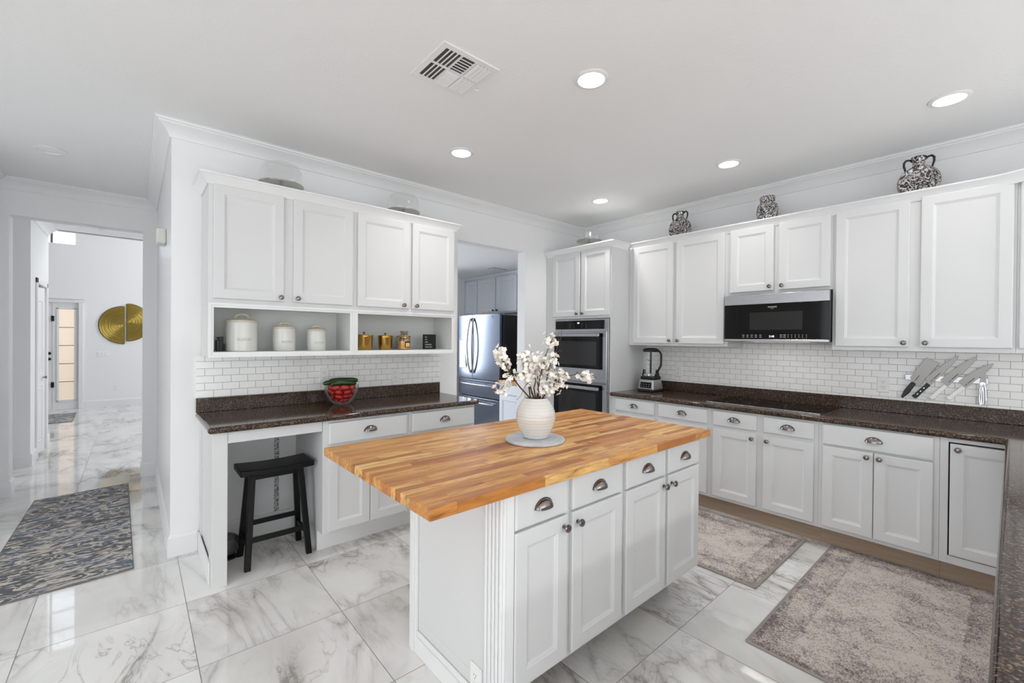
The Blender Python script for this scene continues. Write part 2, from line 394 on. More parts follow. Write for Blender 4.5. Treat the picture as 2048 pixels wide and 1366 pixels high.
def _veg(name, a, b, rough, sc):
    t = NT(name); n = t.noise(t.map(t.obj(), sc=sc), 14, 3); t.set(Base_Color=t.mix(n, c3(*a), c3(*b)), Roughness=rough); return t.m
M_red = _veg('red_vegetable_skin', (214, 22, 20), (168, 10, 14), 0.2, (1, 1, 1))
M_green = _veg('dark_green_skin', (16, 40, 15), (36, 68, 25), 0.3, (1, 1, 1))
def _gold():
    t = NT('ribbed_gold_metal'); o = t.obj()
    w = t.n('ShaderNodeTexWave', wave_type='RINGS', rings_direction='Y', i_Vector=o, i_Scale=16.0, i_Distortion=2.5, i_Detail=1.0, i_Detail_Scale=0.6).outputs['Fac']
    t.set(Base_Color=c3(176, 152, 78), Metallic=0.9, Roughness=0.34); t.bump(w, 0.9, 0.012); return t.m
M_gold = _gold()
M_candle = mat('amber_wax', (222, 150, 30), 0.4)
M_label = mat('black_paper', (18, 17, 16), 0.6)
M_bluecab = mat('pale_pantry_paint', (226, 229, 234), 0.4)
M_tan = mat('tan_letters', (196, 172, 152), 0.6)
def _patch():
    t = NT('torn_adhesive_patch'); n = t.noise(t.obj(), 90, 3)
    t.set(Base_Color=t.ramp(n, [(0.45, c3(120, 120, 120)), (0.55, c3(215, 215, 215))]), Roughness=0.8); return t.m
M_patch = _patch()

# ------------------------------------------------------------------ shell of the house
CE = 2.74; WA = 3.48; WB = 4.17
bm = B(); box(bm, -5.2, 5.0, -4.2, 12.0, -0.12, 0); struct('floor', bm, M_floor)
bm = B(); box(bm, -5.2, 4.3, -4.2, 3.54, CE, CE + 0.1); box(bm, -5.2, 0.29, 3.54, 8.04, CE, CE + 0.1); box(bm, 0.29, 3.2, 5.8, 8.04, CE, CE + 0.1); struct('ceiling', bm, M_ceil)
def wall(name, m, *boxes):
    bm = B()
    for b in boxes: box(bm, *b)
    return struct(name, bm, m)
wall('wall_back', M_wall, (0.1755, 2.33, WA, 3.60, 0, CE), (3.205, 4.6, WA, 3.60, 0, CE), (2.33, 3.205, WA, 3.60, 2.34, CE))
wall('wall_hall', M_hallwall, (0.175, 0.295, WA + 0.0005, 5.80, 0, CE))
wall('wall_doorway', M_wall, (-5.2, -0.81, 5.65, 5.80, 0, CE), (0.065, 0.175, 5.65, 5.80, 0, CE), (-0.81, 0.065, 5.65, 5.80, 2.43, CE))
wall('wall_left', M_wall, (-1.02, -0.90, 4.6, 5.65, 0, CE), (-5.2, -1.02, 4.6, 4.72, 0, CE))
wall('wall_right', M_wall, (WB, WB + 0.12, -4.2, WA, 0, CE))
# living side behind the camera: big openings added to let the fill lamps in
wall('wall_rear', M_wall, (-5.2, -2.2, -4.2, -4.08, 0, CE), (3.4, WB, -4.2, -4.08, 0, CE), (-2.2, 3.4, -4.2, -4.08, 2.5, CE))
wall('wall_side', M_wall, (-4.2, -4.08, -4.08, -2.2, 0, CE), (-4.2, -4.08, 2.8, 4.6, 0, CE), (-4.2, -4.08, -2.2, 2.8, 2.5, CE), (-4.2, -4.08, -2.2, 2.8, 0, 0.3))
# vestibule, foyer
wall('wall_vestibule', M_wall, (-5.2, -0.83, 6.84, 6.96, 0, CE), (-0.95, -0.83, 6.96, 7.20, 0, CE), (-0.95, -0.83, 7.86, 8.04, 0, CE), (-0.95, -0.83, 7.20, 7.86, 1.98, CE),
     (-0.95, -0.83, 8.04, 8.12, 0, 5.6), (-5.2, -0.95, 8.0, 8.12, 0, 5.6), (-0.83, 3.2, 8.0, 8.12, CE + 0.1, 5.6), (3.08, 3.2, 5.8, 8.0, 0, CE), (-0.83, 3.2, 8.0, 8.12, CE, CE + 0.1))
FW = 11.72
wall('wall_foyer', M_wall, (-5.2, -2.06, FW, FW + 0.15, 0, 5.6), (-0.79, 3.2, FW, FW + 0.15, 0, 5.6), (-2.06, -0.79, FW, FW + 0.15, 2.03, 3.12), (-2.06, -0.84, FW, FW + 0.15, 4.6, 5.6),
     (-0.84, -0.79, FW, FW + 0.15, 3.12, 5.6), (3.08, 3.2, 8.12, 8.9, 0, 5.6), (3.08, 3.2, 11.1, FW, 0, 5.6), (3.08, 3.2, 8.9, 11.1, 0, 1.9), (3.08, 3.2, 8.9, 11.1, 4.9, 5.6), (-5.2, -5.08, 8.12, FW, 0, 5.6))
bm = B(); box(bm, -5.2, 3.2, 8.0, 12.0, 5.6, 5.7); struct('ceiling_foyer', bm, M_ceil)
# pantry room behind the opening
wall('wall_pantry', M_wall, (0.295, 1.2, 6.03, 6.15, 0, 2.5), (3.0, 4.72, 6.03, 6.15, 0, 2.5), (1.2, 3.0, 6.03, 6.15, 2.15, 2.5), (1.2, 3.0, 6.03, 6.15, 0, 0.55), (4.6, 4.72, 3.60, 6.03, 0, 2.5))
bm = B(); box(bm, 0.295, 4.6, 3.60, 6.03, 2.40, 2.5); struct('ceiling_pantry', bm, M_ceil)
def window(name, fr, a0, a1, b0, b1, nx, nz, w=0.04, dep=0.06, bar=0.02, m=M_trim, g=M_pane, pane_name='pane'):
    bm = B()
    for q in ((a0, a0 + w, b0, b1), (a1 - w, a1, b0, b1), (a0, a1, b0, b0 + w), (a0, a1, b1 - w, b1)): fbox(bm, fr, *q, -dep, 0)
    for i in range(1, nx): c = a0 + (a1 - a0) * i / nx; fbox(bm, fr, c - bar / 2, c + bar / 2, b0 + w, b1 - w, -dep * 0.7, -dep * 0.3)
    for i in range(1, nz): c = b0 + (b1 - b0) * i / nz; fbox(bm, fr, a0 + w, a1 - w, c - bar / 2, c + bar / 2, -dep * 0.7, -dep * 0.3)
    o = struct(name, bm, m); bm = B(); fbox(bm, fr, a0 + w, a1 - w, b0 + w, b1 - w, -dep * 0.55, -dep * 0.45)
    p = obj(pane_name, bm, g, o); return o
window('window_1', FA(6.10), 1.2, 3.0, 0.55, 2.15, 2, 1)
window('window_2', Fr((0, FW + 0.10, 0), (1, 0, 0), (0, -1, 0)), -2.06, -0.84, 3.12, 4.6, 1, 4, w=0.012, bar=0.03)
bm = B(); fbox(bm, FA(FW + 0.1), -1.185, -1.155, 3.12, 4.6, -0.05, 0); o = struct('trim_12', bm, mat('grey_mullion', (96, 106, 116), 0.5))
window('added_window_3', FB(3.14), 8.9, 11.1, 1.9, 4.9, 2, 3)  # unseen side window added so the foyer fill lamp can shine in
# exterior wall seen through the reeded glass beside the front door
bm = B(); box(bm, -3.4, 0.4, 13.6, 13.7, 0, 2.4); o = obj('garden_wall', bm, mat('tan_stucco', (244, 228, 212), 0.9), zero=True)
tag(o, 'tan stucco garden wall outside, seen blurred through the reeded glass', 'wall'); o['kind'] = 'structure'
bm = B(); box(bm, -3.4, 0.4, 12.0, 13.6, -0.12, -0.01); struct('floor_porch', bm, mat('porch_concrete', (200, 196, 190), 0.9))

CROWN = [(0, -0.095), (0.010, -0.095), (0.014, -0.086), (0.020, -0.070), (0.034, -0.050), (0.052, -0.034), (0.066, -0.026), (0.070, -0.018), (0.080, -0.014), (0.083, -0.004), (0.090, -0.003), (0.090, 0), (0, 0)]
bm = B(); sweep(bm, CROWN, [(-0.90, 4.6), (-0.90, 5.65), (0.175, 5.65), (0.175, WA), (WB, WA), (WB, -4.08)], CE - 0.0005); struct('trim_1', bm, M_trim, smooth=True, ang=25)
bm = B(); sweep(bm, CROWN, [(-0.83, 6.84), (-0.83, 8.03)], CE - 0.0005); struct('trim_2', bm, M_trim, smooth=True, ang=25)
bm = B(); sweep(bm, [(d * 0.6, h * 0.6) for d, h in CROWN], [(3.2, 3.60), (4.6, 3.60)][::-1], 2.3995); struct('trim_3', bm, M_trim, smooth=True, ang=25)
BASE = [(0, 0), (0.014, 0), (0.014, 0.118), (0.010, 0.128), (0.004, 0.138), (0, 0.140)]
def base(name, path):
    bm = B(); sweep(bm, BASE, path); return struct(name, bm, M_trim)
base('baseboard_left', [(-0.90, 4.6), (-0.90, 5.65), (-0.81, 5.65), (-0.81, 5.80)])
base('baseboard_hall', [(0.065, 5.80), (0.065, 5.65), (0.175, 5.65), (0.175, WA), (0.3165, WA)])
base('baseboard_vestibule', [(-2.0, 6.84), (-0.83, 6.84), (-0.83, 7.14)])
base('baseboard_vestibule_end', [(-0.83, 7.92), (-0.83, 8.12)])
base('baseboard_foyer', [(-0.74, FW), (3.08, FW)])
base('baseboard_back', [(0.40, WA), (0.90, WA)])
# front door, sidelight and casing
fr = FA(FW)
bm = B()
prof = [(0.0, 0), (0.0, 0.02), (0.01, 0.028), (0.05, 0.03), (0.055, 0.02)]
fbox(bm, fr, -0.80, -0.735, 0, 2.08, 0, 0.03); fbox(bm, fr, -2.12, -0.735, 2.02, 2.08, 0, 0.034); fbox(bm, fr, -2.15, -0.72, 2.08, 2.10, 0, 0.05); fbox(bm, fr, -2.12, -2.06, 0, 2.08, 0, 0.03)
struct('trim_4', bm, M_trim, bev=0.004)
d2 = struct('door_2', rings(B(), fr, -2.055, -1.150, 0.005, 2.02, [(0, -0.08), (0, -0.035), (0.004, -0.03)]), M_trim)
for (a0, a1, b0, b1) in ((-1.93, -1.64, 0.2, 0.85), (-1.56, -1.27, 0.2, 0.85), (-1.93, -1.64, 1.0, 1.88), (-1.56, -1.27, 1.0, 1.88)):
    obj('raised_panel', rings(B(), fr, a0, a1, b0, b1, [(0, -0.03), (0.012, -0.022), (0.03, -0.03), (0.05, -0.024)]), M_trim, d2)
bm = B()
for zz in (0.955, 1.06): lathe(bm, [(0.02, 0), (0.02, 0.012), (0.010, 0.018), (0.010, 0.03), (0.024, 0.036), (0.027, 0.05), (0.015, 0.062), (0, 0.064)], (-1.185, FW + 0.03, zz), 16, Matrix.Rotation(PI / 2, 3, 'X'))
obj('door_knob', bm, M_bronze, d2, smooth=True)
d3 = struct('door_3', B(), M_trim) if False else None
sl = window('window_4', Fr((0, FW + 0.03, 0), (1, 0, 0), (0, -1, 0)), -1.075, -0.852, 0.165, 1.90, 1, 5, w=0.014, dep=0.03, bar=0.010, m=M_trim, g=M_frost) if False else window('window_4', Fr((0, FW + 0.03, 0), (1, 0, 0), (0, -1, 0)), -1.075, -0.852, 0.165, 1.90, 1, 1, w=0.010, dep=0.03, m=M_trim, g=M_frost)
bm = B()
for i in range(1, 5): c_ = 0.175 + 1.715 * i / 5; fbox(bm, FA(FW + 0.03), -1.065, -0.862, c_ - 0.005, c_ + 0.005, -0.012, -0.004)
struct('trim_9', bm, M_bronze)
bm = B()
for q in ((-1.145, -1.075, 0.0, 2.02), (-0.852, -0.79, 0.0, 2.02), (-1.075, -0.852, 0.0, 0.165), (-1.075, -0.852, 1.90, 2.02)): fbox(bm, fr, *q, -0.07, -0.02)
for q in ((-1.095, -1.067, 0.150, 1.915), (-0.860, -0.832, 0.150, 1.915), (-1.095, -0.832, 0.140, 0.172), (-1.095, -0.832, 1.893, 1.92)): fbox(bm, fr, *q, -0.02, -0.008)
struct('trim_5', bm, M_trim, bev=0.003)
bm = B()
for z0 in (0.42, 1.66): fbox(bm, fr, -1.165, -1.125, z0, z0 + 0.10, -0.03, -0.005); 
struct('trim_6', bm, M_bronze, bev=0.003)
# bifold closet door in the vestibule wall, standing slightly open
bm = B()
for q in ((7.14, 7.20, 0, 2.04), (7.86, 7.92, 0, 2.04), (7.14, 7.92, 1.98, 2.04)): box(bm, -0.83, -0.812, *q)
struct('trim_7', bm, M_trim, bev=0.004)
bm = B(); box(bm, -0.90, -0.865, 7.205, 7.855, 1.958, 1.975); struct('trim_8', bm, M_bronze)
def leaf(p0, p1, name):
    u = (Vector(p1) - Vector(p0)); L = u.length; u.normalize(); f = Fr((p0[0], p0[1], 0), (u.x, u.y, 0), (u.y, -u.x, 0))
    bm = B(); rings(bm, f, 0, L, 0.03, 1.95, [(0, -0.03), (0, -0.003), (0.003, 0)]); d = struct(name, bm, M_trim)
    for b0, b1 in ((0.16, 0.82), (0.98, 1.80)):
        obj('raised_panel', rings(B(), f, 0.06, L - 0.06, b0, b1, [(0, 0.0), (0.010, 0.010), (0.025, 0.0), (0.04, 0.007)]), M_trim, d)
    return f, d
f1, d_ = leaf((-0.87, 7.22, 0), (-0.80, 7.52, 0), 'door_4')
bm = B(); lathe(bm, [(0.006, 0), (0.006, 0.015), (0.016, 0.022), (0.016, 0.032), (0, 0.036)], f1(0.27, 0.90, 0), 14, Matrix.Rotation(PI / 2, 3, 'Y') @ Matrix.Identity(3)); obj('door_knob', bm, M_nickel, d_, smooth=True)
leaf((-0.80, 7.53, 0), (-0.87, 7.84, 0), 'door_5')

# ------------------------------------------------------------------ cabinet makers
def cup(fr, a, b, n, w=0.043, h=0.034, d=0.026):
    bm = B(); NA, NB = 20, 8
    for sc in (1.0, 0.93):
        g = []
        for i in range(NA + 1):
            al = PI * i / NA; row = []
            for j in range(NB + 1):
                be = (PI / 2) * j / NB
                row.append(bm.verts.new(fr(a - w * sc * math.cos(al), b + h * sc * math.sin(al) * math.cos(be), n + d * sc * math.sin(al) ** 0.8 * math.sin(be))))
            g.append(row)
        for i in range(NA):
            for j in range(NB):
                vs = [g[i][j], g[i + 1][j], g[i + 1][j + 1], g[i][j + 1]]
                bm.faces.new(vs)
        if sc == 1.0: g1 = g
    for i in range(NA): bm.faces.new((g1[i][NB], g1[i + 1][NB], g[i + 1][NB], g[i][NB]))
    # thin flange against the drawer
    for i in range(NA):
        p = []
        for k, s2 in ((i, 1.0), (i + 1, 1.0), (i + 1, 1.09), (i, 1.09)):
            al = PI * k / NA; p.append(bm.verts.new(fr(a - w * s2 * math.cos(al), b + h * s2 * math.sin(al), n + 0.0012)))
        bm.faces.new(p)
    bmesh.ops.remove_doubles(bm, verts=bm.verts, dist=0.00005)
    return bm
def knobm(fr, a, b, n):
    z = fr.n; M = z.to_track_quat('Z', 'Y').to_matrix()
    return lathe(B(), [(0.0085, 0), (0.0085, 0.002), (0.005, 0.004), (0.005, 0.014), (0.0135, 0.019), (0.0155, 0.023), (0.0135, 0.028), (0.007, 0.0305), (0, 0.031)], fr(a, b, n), 20, M)
def door(parent, fr, a0, a1, b0, b1, knob=None, t=0.020, rail=0.055, m=None, km=None, n0=0.0005):
    bm = rings(B(), fr, a0, a1, b0, b1, [(0, n0), (0, t - 0.004), (0.002, t - 0.001), (0.006, t), (rail, t), (rail + 0.003, t - 0.003), (rail + 0.009, t - 0.0055), (rail + 0.013, t - 0.009), (rail + 0.02, t - 0.010)])
    d = obj('door', bm, m or M_cab, parent)
    if knob: obj('knob', knobm(fr, knob[0], knob[1], t), km or M_nickel, d, smooth=True)
    return d
def drawer(parent, fr, a0, a1, b0, b1, pull=True, t=0.020, m=None):
    d = obj('drawer', rings(B(), fr, a0, a1, b0, b1, [(0, 0.0005), (0, t - 0.006), (0.003, t - 0.002), (0.008, t)]), m or M_cab, parent)
    if pull:
        obj('cup_pull', cup(fr, (a0 + a1) / 2, (b0 + b1) / 2 - 0.012, t), M_nickel, d, smooth=True, ang=50)
    return d

# ------------------------------------------------------------------ wall-hung cabinets over the desk counter
fA = FA(3.155)
def upperA(a0, a1, label, doors):
    t = thing('wall_cabinet', label, 'cabinet', ((a0 + a1) / 2, 3.32, 1.27), 'wall cabinets over the desk counter')
    bm = B(); fbox(bm, fA, a0, a1, 1.585, 2.334, -0.322, 0); obj('carcass', bm, M_cab, t)
    bm = B(); fbox(bm, fA, a0, a0 + 0.018, 1.27, 1.585, -0.322, 0); fbox(bm, fA, a1 - 0.018, a1, 1.27, 1.585, -0.322, 0)
    fbox(bm, fA, a0 + 0.018, a1 - 0.018, 1.27, 1.302, -0.322, 0); fbox(bm, fA, a0 + 0.018, a1 - 0.018, 1.302, 1.585, -0.322, -0.31); obj('open_cubby', bm, M_cabin, t)
    bm = B()
    for q in ((a0, a0 + 0.028, 1.300, 1.572), (a1 - 0.028, a1, 1.300, 1.572), (a0, a1, 1.27, 1.300), (a0, a1, 1.572, 1.60)): fbox(bm, fA, *q, 0.0003, 0.010)
    for q in ((a0, a0 + 0.014, 1.284, 1.588), (a1 - 0.014, a1, 1.284, 1.588), (a0, a1, 1.27, 1.284), (a0, a1, 1.588, 1.60)): fbox(bm, fA, *q, 0.010, 0.016)
    obj('cubby_trim', bm, M_trim, t)
    for q in doors: door(t, fA, *q[:4], knob=q[4])
    return t
upperA(0.333, 1.2085, 'white double-door wall cabinet nearest the hallway, canisters in its open cubby', [(0.357, 0.742, 1.627, 2.312, (0.722, 1.653)), (0.800, 1.196, 1.627, 2.312, (0.824, 1.653))])
upperA(1.2095, 2.078, 'white double-door wall cabinet nearest the pantry opening, brass pots in its cubby', [(1.232, 1.650, 1.627, 2.310, (1.593, 1.653)), (1.672, 2.064, 1.627, 2.310, (1.704, 1.653))])
CR2 = [(0, -0.062), (0.006, -0.062), (0.010, -0.052), (0.022, -0.034), (0.036, -0.018), (0.042, -0.012), (0.048, -0.010), (0.048, 0), (0, 0)]
# path is walked so that the moulding stands out on its right-hand side
bm = B(); sweep(bm, CR2, [(2.079, WA - 0.002), (2.079, 3.154), (0.332, 3.154), (0.332, WA - 0.002)][::-1], 2.372)
o = obj('cabinet_crown', bm, M_trim, smooth=True, ang=25, zero=True); tag(o, 'white crown moulding along the top of the cabinets over the desk counter', 'moulding')
# tile and desk counter
bm = B(); box(bm, 0.305, 2.144, WA - 0.008, WA - 0.0005, 0.9925, 1.2695); o = obj('backsplash', bm, M_tileA, zero=True); tag(o, 'white brick tile backsplash above the desk counter', 'backsplash')
# desk worktop
def slab(name, outline, z0, z1, mat_, parent=None, r=0.018):
    bm = B(); prism(bm, [(x, y, z0) for x, y in outline], (0, 0, z1 - z0)); return obj(name, bm, mat_, parent, bev=r, seg=5)
def corner(cx, cy, r, a0, a1, n=8):
    return [(cx + r * math.cos(math.radians(a0 + (a1 - a0) * i / n)), cy + r * math.sin(math.radians(a0 + (a1 - a0) * i / n))) for i in range(n + 1)]
t = thing('desk_worktop', 'brown granite worktop with desk knee space below, along the pantry-side wall', 'worktop', (1.2, 3.15, 0.862))
slab('worktop_slab', [(0.302, WA - 0.002), (0.302, 2.832)] + corner(2.09, 2.882, 0.05, -90, 0) + [(2.14, WA - 0.002)], 0.864, 0.900, M_granite, t, 0.0165)
bm = B(); box(bm, 0.304, 2.130, 3.458, WA - 0.002, 0.9002, 0.992); obj('upstand', bm, M_granite, t, bev=0.002)
# desk side and apron
fD = FA(2.875)
t = thing('desk', 'white painted desk side panel with post and apron, beside the hallway corner', 'desk', (0.36, 3.1, 0))
bm = B(); box(bm, 0.325, 0.398, 2.875, 2.94, 0.0, 0.8635); obj('post', bm, M_cab, t, bev=0.002)
bm = B(); box(bm, 0.333, 0.348, 2.94, 3.478, 0.0, 0.8635); box(bm, 0.326, 0.333, 2.94, 3.01, 0.0, 0.8635); box(bm, 0.326, 0.333, 3.40, 3.478, 0.0, 0.8635); box(bm, 0.326, 0.333, 3.01, 3.40, 0.80, 0.8635); obj('side_panel', bm, M_cab, t)
bm = B(); box(bm, 0.317, 0.3255, 2.945, 3.464, 0.0, 0.125); obj('skirting', bm, M_trim, t, bev=0.002)
bm = B(); box(bm, 0.399, 0.906, 2.878, 2.898, 0.797, 0.8635); obj('apron', bm, M_cab, t, bev=0.001)
bm = B(); box(bm, 0.765, 0.795, WA - 0.004, WA - 0.0005, 0.14, 0.862); o = obj('torn_tape_strip', bm, M_patch); tag(o, 'torn speckled adhesive strip on the wall inside the desk knee space', 'tape')
# base cabinets right of the knee space
fL = FA(2.872)
def baseA(a0, a1, label, dr, doors):
    t = thing('base_cabinet', label, 'cabinet', ((a0 + a1) / 2, 3.15, 0), 'base cabinets under the desk worktop')
    bm = B(); fbox(bm, fL, a0, a1, 0.135, 0.8635, -0.605, 0); obj('carcass', bm, M_cab, t, bev=0.001)
    bm = B(); box(bm, a0, a1, 2.975, 3.45, 0, 0.1345); obj('toe_kick', bm, M_trim, t)
    drawer(t, fL, *dr)
    for q in doors: door(t, fL, *q)
    return t
tb = baseA(0.908, 1.506, 'white base cabinet beside the black stool under the desk worktop', (0.941, 1.487, 0.711, 0.847), [(0.941, 1.213, 0.152, 0.694), (1.217, 1.487, 0.152, 0.694)])
baseA(1.507, 2.095, 'white base cabinet at the pantry end of the desk worktop', (1.530, 2.080, 0.711, 0.847), [(1.530, 1.803, 0.152, 0.694), (1.807, 2.080, 0.152, 0.694)])
bm = B(); sweep(bm, [(0, 0), (0.012, 0), (0.012, 0.105), (0.007, 0.118), (0.003, 0.130), (0, 0.132)], [(0.907, 3.45), (0.907, 2.974), (2.09, 2.974)][::1]); 
# ------------------------------------------------------------------ oven tower
fT = FB(3.54)
t = thing('oven_tower_cabinet', 'tall white oven cabinet standing in the corner of the kitchen', 'cabinet', (3.85, 3.02, 0))
bm = B(); fbox(bm, fT, 2.587, 3.476, 1.615, 2.338, -0.628, 0); obj('upper_carcass', bm, M_cab, t)
bm = B(); fbox(bm, fT, 2.587, 2.603, 0.0, 1.615, -0.628, 0); fbox(bm, fT, 3.333, 3.476, 0.0, 1.615, -0.628, 0); fbox(bm, fT, 2.603, 3.333, 0.12, 0.30, -0.628, 0); obj('tower_sides', bm, M_cab, t)
bm = B(); fbox(bm, fT, 2.603, 3.333, 0.0, 0.119, -0.60, -0.075); obj('toe_kick', bm, M_toe, t)
door(t, fT, 2.981, 3.368, 1.640, 2.322, (3.010, 1.668)); door(t, fT, 2.600, 2.962, 1.640, 2.322, (2.932, 1.668))
drawer(t, fT, 2.63, 3.31, 0.135, 0.285, False)
bm = B(); sweep(bm, CR2, [(3.539, 3.476), (3.539, 2.586), (3.80, 2.586)][::-1], 2.372); box(bm, 3.541, 4.168, 2.588, 3.474, 2.3305, 2.338)
# wall oven
fO = FB(3.538)
t = thing('double_wall_oven', 'stainless steel double wall oven with black glass doors in the tall cabinet', 'oven', (3.8, 2.97, 0.30))
bm = B(); fbox(bm, fO, 2.606, 3.329, 0.302, 1.610, -0.5, 0.010); obj('oven_frame', bm, M_steel, t, bev=0.002)
bm = B(); fbox(bm, fO, 2.665, 3.312, 1.505, 1.594, 0.0102, 0.022); pnl = obj('control_panel', bm, M_blackgloss, t, bev=0.002)
bm = B()
for i in range(5):
    for j in range(3):
        if not (i == 2): fbox(bm, fO, 3.10 - i * 0.055, 3.108 - i * 0.055, 1.520 + j * 0.018, 1.526 + j * 0.018, 0.022, 0.0225)
obj('key_legends', bm, mat('dim_print', (120, 120, 122), 0.5), pnl)
bm = B(); fbox(bm, fO, 2.975, 3.000, 1.562, 1.576, 0.022, 0.0226); obj('clock_display', bm, M_digit, pnl)
def ovendoor(b0, b1, g0, g1, hz, emblem):
    d = obj('oven_door', rings(B(), fO, 2.614, 3.320, b0, b1, [(0, 0.0105), (0, 0.034), (0.003, 0.038)]), M_steel, t)
    bm = B(); fbox(bm, fO, 2.660, 3.312, g0, g1, 0.0382, 0.042); gl = obj('door_glass', bm, M_blackgloss, d, bev=0.001)
    bm = B(); fbox(bm, fO, 2.735, 3.240, g0 + 0.035, g1 - 0.085, 0.0421, 0.0426); obj('viewing_window', bm, mat('dark_window_mesh', (30, 27, 25), 0.12), gl)
    bm = B(); fbox(bm, fO, 2.675, 3.305, hz - 0.016, hz + 0.016, 0.070, 0.088)
    for q in (2.69, 3.27): fbox(bm, fO, q, q + 0.025, hz - 0.012, hz + 0.012, 0.040, 0.072)
    obj('handle', bm, M_steel, d, bev=0.005, seg=3)
    if emblem:
        M = Vector((-1, 0, 0)).to_track_quat('Z', 'Y').to_matrix()
        bm = lathe(B(), [(0.014, 0), (0.016, 0.001), (0.016, 0.002), (0.0, 0.002)], fO(2.985, 1.040, 0.038), 24, M); e = obj('round_emblem', bm, mat('grey_emblem', (120, 120, 122), 0.3, 0.8), d)
        text('emblem_letters', 'GE', M_chrome, e, fO, 2.985, 1.034, 0.0402, 0.014, flip=True)
ovendoor(0.966, 1.478, 1.098, 1.462, 1.443, True); ovendoor(0.318, 0.955, 0.44, 0.942, 0.905, False)
o = obj('cabinet_crown', bmesh.new(), M_trim) if False else None
bm = B(); sweep(bm, CR2, [(3.800, 2.586), (3.539, 2.586), (3.539, 3.476)], 2.372) if False else sweep(bm, CR2, [(3.539, 3.476), (3.539, 2.586), (3.790, 2.586)], 2.372)
o = obj('cabinet_crown', bm, M_trim, smooth=True, ang=25, zero=True); tag(o, 'short white crown moulding around the top of the oven cabinet', 'moulding')

# ------------------------------------------------------------------ wall cabinets along the cooktop wall
fU = FB(3.84)
def upperB(a0, a1, z0, label, doors):
    t = thing('wall_cabinet', label, 'cabinet', (4.0, (a0 + a1) / 2, z0), 'wall cabinets along the cooktop wall')
    bm = B(); fbox(bm, fU, a0, a1, z0, 2.338, -0.327, 0); obj('carcass', bm, M_cab, t)
    for q in doors: door(t, fU, *q[:4], knob=q[4])
upperB(1.6015, 2.585, 1.345, 'white tall-door wall cabinet above the blender', [(2.100, 2.530, 1.366, 2.326, (2.124, 1.394)), (1.628, 2.065, 1.366, 2.326, (2.042, 1.394))])
upperB(0.8625, 1.6005, 1.778, 'short white wall cabinet directly above the microwave', [(1.248, 1.580, 1.800, 2.326, (1.272, 1.832)), (0.874, 1.212, 1.800, 2.326, (1.185, 1.832))])
upperB(-0.012, 0.8615, 1.338, 'white wall cabinet with two wide doors above the hanging knives', [(0.446, 0.842, 1.364, 2.330, (0.470, 1.392)), (0.000, 0.393, 1.364, 2.330, (0.366, 1.392))])
upperB(-0.90, -0.013, 1.338, 'white wall cabinet past the knife cabinet, only its first door edge showing', [(-0.44, -0.024, 1.364, 2.330, (-0.41, 1.392)), (-0.88, -0.46, 1.364, 2.330, (-0.49, 1.392))])
bm = B(); sweep(bm, CR2, [(3.839, 2.536), (3.839, 0.06), (3.80, -0.05), (3.80, -0.9)], 2.375)
o = obj('cabinet_crown', bm, M_trim, smooth=True, ang=25, zero=True); tag(o, 'long white crown moulding on top of the cooktop wall cabinets', 'moulding')
bm = B(); box(bm, WB - 0.008, WB - 0.0005, -1.0, 2.585, 0.9785, 1.3365); box(bm, WB - 0.008, WB - 0.0005, 0.8635, 1.60, 1.3365, 1.40); o = obj('backsplash', bm, M_tileB, zero=True); tag(o, 'white brick tile backsplash behind the cooktop and knives', 'backsplash')
bm = B(); box(bm, 3.98, 4.15, 1.50, 1.60, 1.335, 1.345)
# microwave
fM = FB(3.765)
t = thing('microwave', 'over-the-range microwave with black glass front and stainless bands', 'microwave', (3.95, 1.23, 1.385))
bm = B(); fbox(bm, fM, 0.866, 1.598, 1.392, 1.772, -0.39, -0.03); obj('housing', bm, mat('dark_steel', (70, 68, 68), 0.4, 0.8), t, bev=0.002)
bm = B(); fbox(bm, fM, 0.864, 1.599, 1.690, 1.770, -0.0298, 0.0); obj('top_band', bm, M_steel, t, bev=0.003)
bm = B(); fbox(bm, fM, 0.864, 1.599, 1.412, 1.6895, -0.0298, -0.002); gl = obj('glass_door', bm, M_blackgloss, t, bev=0.002)
bm = B(); fbox(bm, fM, 0.864, 1.599, 1.390, 1.4115, -0.0298, 0.004); obj('lower_band', bm, M_steel, t, bev=0.004)
bm = B(); fbox(bm, fM, 1.03, 1.40, 1.485, 1.625, -0.0018, -0.0012); obj('viewing_window', bm, mat('dark_window', (24, 23, 21), 0.1), gl)
text('brand_name', 'FRIGIDAIRE', M_plate, gl, fM, 1.235, 1.660, -0.0019, 0.0125, flip=True)
text('brand_name', 'GALLERY', M_print, gl, fM, 1.235, 1.650, -0.0019, 0.006, flip=True)
text('clock_digits', '2:48', M_digit, gl, fM, 1.238, 1.426, -0.0019, 0.022, flip=True)
bm = B()
for i, yy in enumerate((1.447, 1.415, 1.383, 1.352, 1.318)):
    for zz in (1.426, 1.441): fbox(bm, fM, yy - 0.008, yy + 0.008, zz, zz + 0.004, -0.0019, -0.0014)
for i in range(8):
    for zz in (1.426, 1.441): w = 0.008 if i < 2 else 0.0025; fbox(bm, fM, 1.172 - i * 0.024 - w, 1.172 - i * 0.024 + w, zz, zz + 0.005, -0.0019, -0.0014)
obj('key_legends', bm, M_print, gl)
bm = B(); box(bm, 3.88, 3.94, 1.03, 1.43, 1.3885, 1.3915); obj('tile_fill_lens', bm, emit('glowing_fill_lens', (255, 250, 240), 1.5), t)  # glowing strip and lamp added under the microwave to brighten the tile
l = bpy.data.lights.new('tile_fill_light', 'AREA'); l.shape = 'RECTANGLE'; l.size = 0.10; l.size_y = 0.5; l.energy = 0.45; l.color = (1, 0.98, 0.95)
lo = bpy.data.objects.new('tile_fill_light', l); COL.objects.link(lo); lo.parent = t; lo.location = (-0.04, 0, -0.001)
